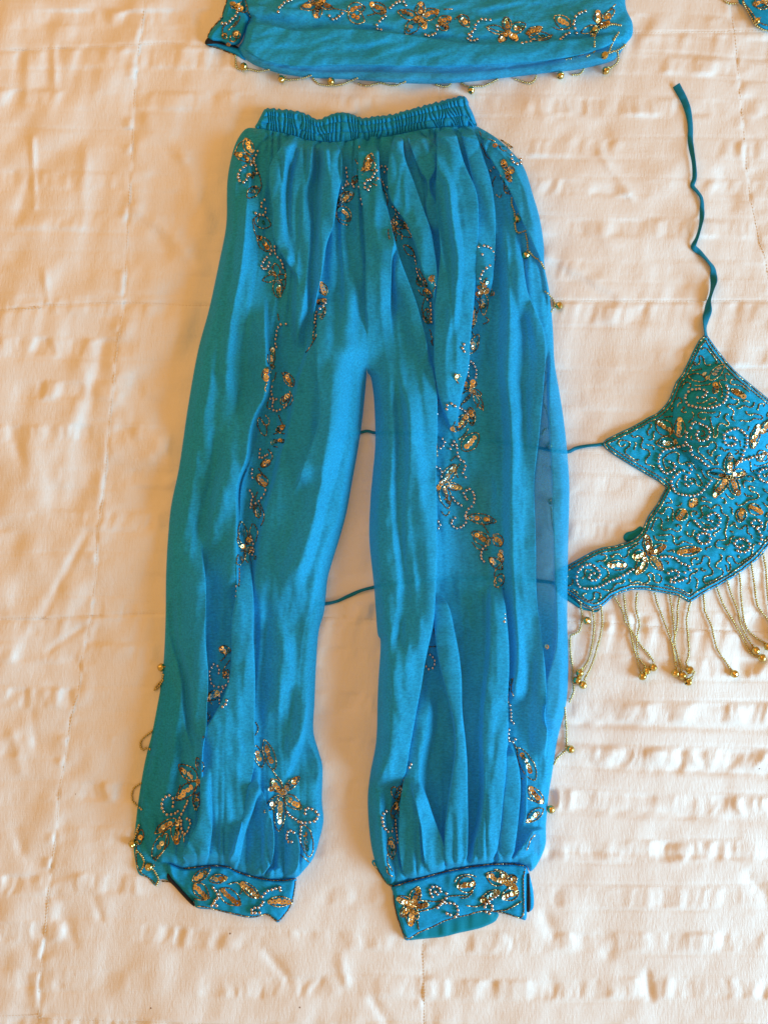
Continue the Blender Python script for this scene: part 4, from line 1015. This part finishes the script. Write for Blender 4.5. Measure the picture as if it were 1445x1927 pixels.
lines(TROUSERS, SURT, [
 [(606,532),(614,540),(617,552)],[(611,582),(603,598),(594,616)],[(600,625),(594,636),(588,645)],[(598,628),(586,650),(576,664)],
 [(641,352),(650,366),(644,380),(636,392)],[(632,400),(640,420),(656,424)],[(634,378),(630,392),(632,410)],[(668,300),(676,312),(690,318),(704,322)],[(700,300),(706,312),(698,322)],[(692,296),(700,288),(704,300)],[(660,345),(672,340),(684,328)],[(704,338),(716,352),(722,372),(724,400)],
 [(744,380),(748,396),(740,412),(732,430)],[(729,440),(738,454),(748,452)],[(752,424),(766,432),(774,446)],[(788,505),(796,522),(804,538)],[(786,545),(795,556),(806,552)],[(812,520),(818,540),(810,556)],[(800,560),(794,580),(800,600)],
 [(895,520),(906,534),(918,528)],[(893,560),(902,572),(898,590)],[(912,596),(920,604),(908,610)],[(884,620),(892,632),(898,650)],[(878,700),(870,716),(858,720)],[(884,742),(872,756),(862,768)],[(894,742),(902,756),(896,768)],[(882,806),(874,818),(862,828)],[(866,872),(858,886),(862,900)],[(846,962),(838,972),(830,962)],
 [(900,1000),(912,1012),(928,1012)],[(888,1020),(900,1034),(918,1034)],[(940,1060),(930,1080),(934,1100)],[(520,700),(516,716),(506,722)],[(530,700),(540,716),(552,724)],[(545,735),(552,750),(546,764)],[(498,780),(508,792),(500,806)],[(505,845),(514,858),(506,872)],[(480,900),(490,910),(500,918)],[(486,925),(480,940),(484,955)],[(476,985),(470,1000),(474,1016)],[(452,1000),(446,1016),(452,1032)],
 [(400,1300),(392,1312),(400,1326)],[(430,1220),(424,1236),(414,1244)],[(360,1450),(352,1464),(360,1480)],[(345,1500),(336,1490),(340,1476)],[(322,1548),(312,1560),(306,1576)],[(500,1400),(508,1412),(502,1430)],[(540,1480),(550,1474),(556,1462)],[(515,1500),(510,1516),(518,1530)],[(560,1600),(570,1612),(582,1622)],
 [(984,1420),(992,1436),(1000,1450)],[(990,1500),(1002,1508),(1014,1504)],[(745,1490),(752,1478),(762,1482)],[(738,1560),(744,1548),(740,1536)],[(742,1590),(736,1604),(740,1618)],
 [(462,262),(448,275),(441,293)],[(470,300),(478,310),(486,322)],[(486,322),(492,345),(488,362)],[(476,412),(478,433),(484,447)],[(489,402),(484,418)],[(533,500),(539,520),(536,545)],[(518,494),(510,505)],[(523,590),(526,604)],
 [(503,720),(498,735),(508,738)],[(515,817),(526,815),(537,817)],[(515,841),(533,841)],[(515,828),(537,830)],[(505,755),(503,768),(510,770)],[(525,780),(530,795),(536,805)],[(489,785),(497,800),(505,798)],[(486,880),(500,900)],[(478,985),(486,1000),(482,1020)],[(450,1068),(450,1117)],[(486,940),(498,968),(492,990)],[(470,1050),(474,1075),(470,1100)],
 [(433,1242),(420,1262),(423,1276)],[(386,1307),(386,1336)],[(388,1340),(397,1350),(384,1364)],[(384,1368),(383,1390)],[(480,1358),(487,1373),(480,1384)],[(513,1449),(520,1459),(531,1472),(531,1490)],[(315,1571),(309,1600),(295,1617)],[(346,1560),(347,1585)],[(288,1614),(296,1620)],[(372,1525),(366,1510),(375,1490)],
 [(677,273),(677,291),(679,307)],[(704,347),(722,358),(729,376),(726,395)],[(722,382),(718,392),(726,400)],[(646,362),(638,370),(634,384)],[(700,345),(712,352)],[(735,420),(734,440),(742,460)],[(740,424),(756,440),(754,452)],[(764,462),(776,472),(783,486)],[(808,620),(813,635),(813,649)],[(782,487),(783,500)],[(902,530),(892,545)],[(810,640),(815,652)],
 [(855,704),(864,725),(880,733)],[(905,760),(909,774)],[(905,982),(913,995),(919,1004)],[(820,690),(822,730)],[(821,830),(823,860)],[(848,868),(858,858),(866,862)],[(936,1107),(948,1109)],
 [(806,1217),(822,1214),(816,1183)],[(974,1430),(975,1460),(985,1466)],[(1006,1570),(997,1582),(990,1600)],[(952,1240),(953,1265),(960,1290)],[(956,1295),(957,1325)],[(966,1275),(962,1295),(967,1310)],[(967,1400),(972,1412)],[(775,1400),(769,1434),(760,1465)],[(768,1445),(759,1470),(756,1490)],[(771,1420),(764,1455)],[(727,1630),(731,1642),(740,1650)],[(729,1605),(728,1622),(738,1640)],[(757,1510),(750,1530),(756,1545)],[(745,1516),(733,1526)],
 [(791,1694),(825,1696),(847,1686),(878,1685)],[(781,1717),(816,1708),(838,1693)],[(878,1703),(900,1705),(920,1690),(940,1677)],[(931,1714),(956,1711),(981,1696)],[(788,1668),(790,1695)],[(786,1731),(788,1750)],[(855,1660),(862,1650),(880,1645),(896,1650)],[(930,1635),(945,1640),(960,1652)],[(866,1690),(880,1688),(890,1676)],
 [(902,248),(908,262),(918,262),(932,268)],[(965,278),(945,265),(935,262)],[(905,270),(912,290),(920,300)],[(933,331),(926,345),(926,352)],[(948,345),(950,362),(960,366),(966,362)],[(932,365),(940,372),(943,366)],
 [(430,1664),(446,1660),(456,1672),(452,1684)],[(456,1662),(462,1680),(476,1690)],[(366,1690),(385,1694),(396,1688)]])
# stitched bead edging of the two cuffs
edge = lambda pts: catmull(pts, 6.6)
for nm, top, side in (('cuff_edging', [(346,1634),(386,1630),(426,1631),(448,1642),(485,1653),(525,1658),(556,1655)], [(556,1658),(552,1680),(549,1697),(541,1712),(524,1732),(513,1725),(502,1719),(485,1723),(465,1724),(429,1716),(400,1709),(373,1704)]),
                      ('cuff_edging', [(742,1668),(797,1652),(847,1639),(909,1629),(959,1627),(986,1630)], [(987,1632),(984,1660),(985,1700),(981,1726),(956,1719),(934,1714),(906,1714),(878,1721),(847,1728),(815,1742),(785,1755),(767,1766),(758,1752),(747,1720),(743,1700),(741,1684)])):
    bugle_part(nm, SURT, [edge(top), edge(side)], TROUSERS, 0.2)
for q in ([(262,1555),(258,1590),(258,1622),(266,1642),(280,1651),(294,1664)], [(305,1658),(324,1660),(346,1680),(360,1694)], [(703,1622),(712,1637),(726,1659),(740,1667)]):
    bugle_part('slit_edging', SURT, [edge(q)], TROUSERS, 0.15)
loose_sequins(TROUSERS, SURT, [(469,331,'c'),(476,328,'c'),(473,333,'c'),(691,318,'c'),(683,320,'c'),(515,833,'p'),(521,831,'c'),(528,830,'c'),(534,831,'c'),(460,1033,'p'),(456,1028,'c'),(482,1050,'c'),(544,745,'p'),(539,751,'c'),
 (375,1469,'c'),(531,1491,'c'),(526,1487,'c'),(538,1490,'c'),(737,420,'c'),(745,425,'c'),(910,547,'c'),(904,549,'c'),(916,545,'c'),(888,733,'c'),(893,738,'c'),(831,909,'p'),(852,806,'p'),(964,1281,'g'),(957,1298,'c'),(1027,1217,'p'),(952,1310,'c'),(736,1537,'p'),(750,1506,'c'),(744,1512,'c'),(775,1703,'p'),(781,1697,'c'),(769,1698,'c'),(953,1661,'c'),(961,1668,'c'),(939,277,'c'),(931,275,'c'),(950,340,'c'),(945,334,'c'),(938,1045,'c'),(944,1038,'c'),(502,694,'c'),(514,690,'c'),(510,1484,'c'),(509,678,'p')])
strands(TROUSERS, SURT, [
 [(963,373),(963,386),(968,399),(968,407)],[(968,420),(970,430),(973,437),(982,437),(991,433)],[(989,440),(992,458),(993,474)],[(996,474),(1005,484),(1013,489),(1019,497),(1023,505)],[(1026,549),(1035,557),(1041,566),(1042,577),(1037,586)],
 [(1094,1164),(1090,1186),(1082,1192),(1073,1197),(1072,1210),(1073,1229),(1076,1254),(1077,1280),(1079,1300),(1071,1320)],[(1062,1332),(1063,1350),(1065,1376),(1065,1407)],[(1065,1409),(1055,1420),(1046,1429),(1042,1438)],
 [(308,1270),(306,1278),(297,1288),(291,1298),(300,1292),(307,1280)],[(287,1375),(277,1383),(267,1392),(265,1403),(269,1411),(276,1408),(283,1410)],[(266,1474),(257,1479),(250,1488),(249,1503),(256,1514),(267,1523)],[(262,1553),(255,1572),(252,1586)],[(258,1600),(268,1612),(272,1625),(266,1638)],[(285,1632),(293,1642),(299,1655),(294,1666)]])
# strands lying under the sheer side of the right-hand leg
strands(TROUSERS, SB, [[(1022,699),(1030,703),(1031,712),(1024,730),(1021,752),(1027,770),(1035,798)],[(1019,818),(1024,808),(1036,804)],[(1035,878),(1042,888),(1046,895)],[(1036,955),(1038,975),(1042,1000)]], lift=0.0015)
bells(TROUSERS, SURT, [(973,412,1.5),(989,480,1.2),(1051,575,3.0),(1073,1410,2.6),(1036,1523,3.0),(304,1256,0.2),(250,1588,0.4),(281,1631,0.2)], 1.0)
bells(TROUSERS, SB, [(1033,839,1.5),(1037,943,1.2)], 0.9)

# ---------------------------------------------------------------- skirt beadwork
SS = Surf([S_SBAND, S_SHAWL, S_SBACK])
petals(SHAWL, SS, [(597,9,565,17,18,5),(601,8,627,17,15,3),(599,13,596,35,16,4),(601,6,613,-4,16,3),(596,6,580,-6,16,3),(654,21,687,14,24,3),(656,24,686,42,23,2),(727,24,696,7,24,5),
 (789,32,793,3,20,3),(792,33,827,21,22,4),(791,38,801,53,16,4,'p'),(787,38,762,64,20,4),(785,33,748,22,20,3),(824,42,850,35,16,3),(826,46,845,56,16,3),(883,52,862,31,14,2),
 (955,59,952,31,18,3),(958,60,990,45,20,3),(959,65,973,74,16,4,'p'),(953,65,938,78,18,4,'p'),(952,61,914,52,16,0),(989,64,1021,52,15,4),(994,69,1039,69,15,2),(1073,52,1042,31,27,3,'p'),
 (1125,45,1124,21,17,4,'p'),(1128,46,1156,17,15,2),(1128,49,1146,46,14,3),(1123,51,1111,69,15,2),(1122,50,1091,62,14,0),(449,22,464,3,16,2),(446,14,434,8,12,3),(452,18,466,20,14,3),(440,60,452,72,14,1),(428,66,418,72,10,0)])
scrolls(SHAWL, SS, [[(549,3),(537,7),(528,16),(524,24)],[(620,31),(627,35),(635,33),(644,26)],[(734,17),(744,9),(758,5),(764,11)],[(725,33),(715,42),(708,50),(717,55)],[(800,66),(810,69),(821,62),(822,50)],[(921,40),(904,40),(895,48),(892,59),(881,66)],[(897,74),(890,80),(880,74),(886,69)],
 [(982,85),(994,83),(1004,76)],[(1101,24),(1092,26),(1082,35),(1079,48),(1084,61)],[(1070,61),(1061,67),(1054,78)],[(420,34),(415,42),(422,47),(432,44),(441,36),(447,28),(450,18)]])
lines(SHAWL, SS, [[(855,38),(866,28),(880,31),(883,45)],[(627,17),(645,20),(654,22)],[(690,30),(706,26),(726,24)],[(835,18),(852,16)],[(914,52),(935,58),(952,62)],[(1008,62),(1020,72),(1040,66)],[(1146,20),(1158,8)],[(428,62),(420,70),(421,50),(432,46)],[(436,66),(432,76),(440,80),(446,70),(440,62)],[(452,30),(450,40),(440,52)],[(1040,52),(1050,56),(1072,54)],[(430,58),(438,50),(446,40)]])
bugle_part('band_edging', SS, [edge([(436,-20),(430,-8),(424,12),(417,33),(403,50),(394,62),(392,70)]), edge([(462,0),(468,20),(472,34)]), edge([(395,88),(405,90),(420,94),(432,99),(446,104)])], SHAWL, 0.12)
loose_sequins(SHAWL, SS, [(599,9,'c'),(604,12,'c'),(789,35,'p'),(783,36,'c'),(956,62,'c'),(950,66,'c'),(1125,48,'c'),(1119,52,'p'),(430,82,'c'),(445,17,'c'),(449,12,'c'),(440,8,'c'),(1131,46,'c')])
SF = Surf([S_SHAWL])
strands(SHAWL, SF, [[(443,104),(443,118),(445,127),(454,131),(471,131),(488,134),(506,131)],[(525,140),(532,148),(546,150),(565,148),(585,142)],[(589,147),(596,155),(603,159),(627,161),(648,157),(672,147)],[(675,157),(689,161),(710,157)],[(717,156),(741,161),(762,154)],[(821,159),(838,163),(848,157)],[(869,157),(878,162),(886,163),(911,161),(935,149)],[(970,149),(985,154),(994,156),(1004,152),(1009,142)],[(1077,141),(1090,139),(1098,130)],
 [(1167,48),(1155,46),(1143,48),(1122,59),(1118,80),(1117,97),(1104,106)],[(1163,62),(1152,80),(1146,96)],[(1175,85),(1165,93),(1146,100)],[(1162,99),(1162,114),(1154,123),(1146,128)],[(1065,112),(1080,108),(1096,102)]])
bells(SHAWL, SF, [(459,125,4.5),(530,149,0.3),(623,153,5.0),(886,170,1.6),(1054,142,1.6),(1137,104,0.6),(1139,133,0.8)], 0.95)
bells(SHAWL, SF, [(1118,56,1.0)], 0.8)

# ---------------------------------------------------------------- scarf corner beadwork
SK = Surf([S_COR])
strands(CORNER, SK, [[(1361,0),(1368,5),(1378,7),(1386,6)],[(1398,4),(1402,14),(1408,24),(1414,36),(1420,46),(1432,54),(1446,58),(1470,60)]])
bugle_part('scarf_edging', SK, [edge([(1392,-14),(1398,2),(1406,14),(1417,28),(1424,40),(1436,47),(1450,50),(1475,52)])], CORNER, 0.2)
petals(CORNER, SK, [(1416,10,1446,2,16,4),(1420,12,1446,14,12,0)])
bells(CORNER, SK, [(1424,39,0.8)], 0.8)

# ---------------------------------------------------------------- halter top beadwork
SH = Surf([S_HAL])
HP = [(1334,715,1362,687,15,3),(1329,715,1292,707,15,0),(1374,733,1403,747,14,6),(1264,816,1233,793,26,6,'p'),(1278,824,1278,785,20,5,'p'),(1271,833,1233,833,20,4,'g'),
 (1372,890,1372,852,20,5,'p'),(1376,893,1404,889,20,5,'p'),(1373,898,1389,934,22,6),(1369,898,1340,936,22,6,'p'),(1366,893,1329,889,20,5),(1413,844,1427,796,20,7,'p'),(1430,815,1452,790,18,5,'p'),(1440,850,1424,868,20,4,'g'),
 (1309,938,1298,956,14,3,'p'),(1289,959,1273,980,20,5,'p'),(1396,956,1390,984,18,5,'g'),(1407,952,1433,967,22,5,'p'),(1219,1039,1215,1006,18,5),(1224,1040,1253,1026,20,5),(1214,1044,1188,1048,20,5,'p'),(1215,1048,1197,1082,19,5),(1224,1047,1246,1074,20,4,'g'),
 (1273,1040,1320,1034,20,7),(1180,1065,1141,1062,21,5,'p'),(1348,727,1342,742,12,2),(1480,900,1455,905,18,5,'p'),(1500,860,1480,830,20,5)]
petals(HALTER, SH, HP)
HS = [[(1313,749),(1323,748),(1330,740),(1320,735),(1306,735),(1294,740),(1289,751),(1295,763),(1309,767),(1329,769),(1348,765),(1362,756),(1368,740),(1365,726)],
 [(1312,812),(1309,821),(1316,830),(1329,827),(1334,816),(1331,806),(1320,798),(1306,796),(1299,805)],[(1292,814),(1291,827),(1286,838)],
 [(1301,847),(1298,838),(1289,836),(1275,841),(1264,844),(1247,849),(1239,861),(1238,875),(1243,886),(1256,890),(1267,883),(1267,873),(1258,870)],[(1298,849),(1306,858),(1317,865),(1331,875)],[(1295,877),(1298,886),(1289,897),(1287,908),(1292,915),(1300,911)],
 [(1284,886),(1273,891),(1264,903),(1264,917),(1270,927),(1287,932),(1309,932),(1323,922),(1337,905)],[(1372,824),(1382,824),(1381,835),(1368,838),(1360,828),(1362,816),(1374,809),(1388,807),(1399,816),(1404,830),(1399,847),(1393,861),(1383,873)],
 [(1386,871),(1396,866),(1410,861),(1424,857),(1440,853)],[(1446,882),(1433,883),(1425,891),(1428,902),(1440,908)],[(1337,981),(1330,978),(1331,969),(1343,966),(1352,973),(1351,987),(1340,995),(1326,997),(1315,992),(1305,981)],[(1326,1004),(1315,1004),(1309,1012),(1315,1022),(1326,1023),(1334,1015),(1332,1006)],
 [(1396,1027),(1387,1030),(1379,1023),(1387,1016),(1399,1015),(1408,1023),(1407,1034),(1396,1038),(1385,1036)],[(1415,990),(1427,1001),(1430,1015),(1427,1023)],[(1412,984),(1422,978),(1433,988),(1424,991)],
 [(1190,1071),(1180,1077),(1163,1088),(1149,1093),(1132,1102),(1113,1107),(1093,1106),(1085,1096),(1085,1082),(1093,1068),(1107,1062),(1121,1068),(1128,1079),(1121,1091),(1110,1092),(1108,1083),(1117,1079)],[(1242,1049),(1256,1047),(1270,1051),(1281,1060),(1294,1065)],
 [(1256,1079),(1264,1074),(1275,1075),(1273,1085),(1259,1091),(1264,1096),(1278,1093),(1289,1088)],[(1287,1078),(1296,1072)]]
scrolls(HALTER, SH, HS, rad=3.05, step=7.2)
loose_sequins(HALTER, SH, [(1326,705,'p'),(1345,724,'c'),(1346,730,'c'),(1270,831,'c'),(1371,894,'c'),(1219,1043,'c'),(1332,712,'c')])
def rim(off):
    p = S_HAL.poly; q = np.roll(p, -3, 0) - np.roll(p, 3, 0); q /= np.hypot(*q.T)[:, None] + 1e-9
    return p + np.stack([-q[:, 1], q[:, 0]], -1) * off
for off in (4.0, 9.5):
    r_ = rim(off); r2 = rim(-off)
    c = r_ if inside(r_[:1, 0] if False else r_[::40, 0], r_[::40, 1], S_HAL.poly).mean() > .5 else r2
    c = np.concatenate([c, c[:1]])
    k = (c[:, 0] < 1500)
    runs = []; cur = []
    for pt, ok in zip(c, k):
        if ok: cur.append(pt)
        elif cur: runs.append(np.array(cur)); cur = []
    if cur: runs.append(np.array(cur))
    bugle_part('edging_row', SH, [linres(q, 6.4) for q in runs if len(q) > 4], HALTER, 0.26)
# meandering bead lines filling the ground between the motifs
occ = np.zeros((560, 520), bool)      # y-600, x-1030
def mark(p, r):
    for x, y in p:
        i, j = int(y - 600), int(x - 1030)
        occ[max(0, i - r):i + r + 1, max(0, j - r):j + r + 1] = True
for e in HP: mark(leaf_path(e[:2], e[2:4], e[4]), 5); mark(linres([e[:2], e[2:4]], 3), 5)
for q in HS: mark(catmull(q, 4), 6)
segH = list(zip(map(tuple, S_HAL.poly), map(tuple, np.roll(S_HAL.poly, -1, 0))))
gx, gy = np.meshgrid(np.arange(1030, 1550), np.arange(600, 1160))
ins = inside(gx.ravel().astype(float), gy.ravel().astype(float), S_HAL.poly)
occ |= ~ins.reshape(occ.shape)
dd = np.full(gx.size, 99.0); dd[ins] = dist_to(gx.ravel()[ins].astype(float), gy.ravel()[ins].astype(float), segH)
occ |= (dd < 13).reshape(occ.shape)
occ[:, 1500 - 1030:] = True
wander = []
seeds = [(x, y) for x in range(1040, 1490, 9) for y in range(640, 1140, 9)]
random.shuffle(seeds)
for x, y in seeds:
    if occ[y - 600, x - 1030]: continue
    a = random.uniform(0, 6.28); turn = random.choice((-1, 1)); p = [(x, y)]; left = random.randint(3, 7)
    for _ in range(60):
        ok = False
        for da in (0, .5, -.5, 1, -1, 1.6, -1.6):
            b = a + turn * 0.42 + da
            nx, ny = p[-1][0] + 3.3 * math.cos(b), p[-1][1] + 3.3 * math.sin(b)
            i, j = int(ny - 600), int(nx - 1030)
            if 0 <= i < 560 and 0 <= j < 470 and not occ[i, j]:
                # keep clear of its own earlier track
                if all(math.hypot(nx - u, ny - v) > 6.5 for u, v in p[:-4]): ok = True; break
        if not ok: break
        a = b; p.append((nx, ny)); left -= 1
        if left <= 0: turn = -turn; left = random.randint(4, 9)
    if len(p) >= 5:
        mark(p, 6); wander.append(linres(p, 6.2))
bugle_part('meander_beading', SH, wander, HALTER, 0.36, kind='stuff')
SHF = Surf([S_HAL])
strands(HALTER, SB, [
 [(1090,1107),(1091,1125),(1092,1141),(1094,1155),(1096,1164)],[(1113,1140),(1115,1155),(1117,1169),(1116,1190),(1114,1208),(1107,1240),(1094,1260)],[(1130,1138),(1132,1160),(1132,1175),(1129,1195),(1124,1214),(1113,1250),(1099,1278)],
 [(1155,1123),(1163,1136),(1169,1147),(1173,1158),(1175,1169),(1191,1191),(1205,1215),(1218,1229),(1228,1243)],[(1173,1119),(1174,1130),(1176,1147),(1183,1177),(1191,1217),(1198,1242),(1204,1264)],[(1198,1116),(1196,1130),(1196,1147),(1202,1175),(1197,1203),(1200,1234),(1206,1245),(1213,1253)],
 [(1231,1117),(1235,1133),(1242,1152),(1256,1189),(1264,1214),(1268,1242),(1272,1260)],[(1259,1119),(1261,1133),(1264,1152),(1268,1191),(1270,1220),(1277,1242),(1281,1262)],[(1278,1121),(1274,1147),(1273,1180),(1266,1212),(1268,1230),(1272,1250)],
 [(1299,1133),(1294,1150),(1291,1169),(1294,1203),(1295,1231),(1290,1248),(1296,1256),(1305,1263),(1302,1272),(1295,1278)],[(1323,1119),(1324,1135),(1326,1152),(1337,1177),(1347,1217),(1362,1242),(1376,1262)],[(1348,1105),(1354,1122),(1362,1141),(1382,1175),(1399,1205),(1413,1231),(1430,1235)],
 [(1368,1093),(1371,1106),(1376,1121),(1388,1152),(1393,1177),(1404,1197),(1416,1217)],[(1390,1077),(1392,1095),(1393,1116),(1396,1147),(1402,1177),(1418,1197),(1441,1211)],[(1413,1060),(1415,1076),(1418,1096),(1424,1138),(1441,1163),(1455,1183)],[(1435,1043),(1439,1062),(1441,1082),(1444,1124),(1452,1170),(1462,1200)]], lift=0.0006)
bells(HALTER, SB, [(1104,1168,2.6),(1090,1266,1.0),(1085,1280,0.6),(1096,1289,1.2),(1228,1256,1.6),(1208,1273,1.8),(1216,1262,1.9),(1270,1267,1.5),(1283,1271,1.8),(1294,1283,0.6),(1297,1261,2.8),(1381,1268,2.2),(1433,1238,2.6),(1421,1224,1.9),(1444,1217,2.4),(1458,1190,2.0),(1464,1208,1.8)], 1.0)
print('objects', len(bpy.data.objects))
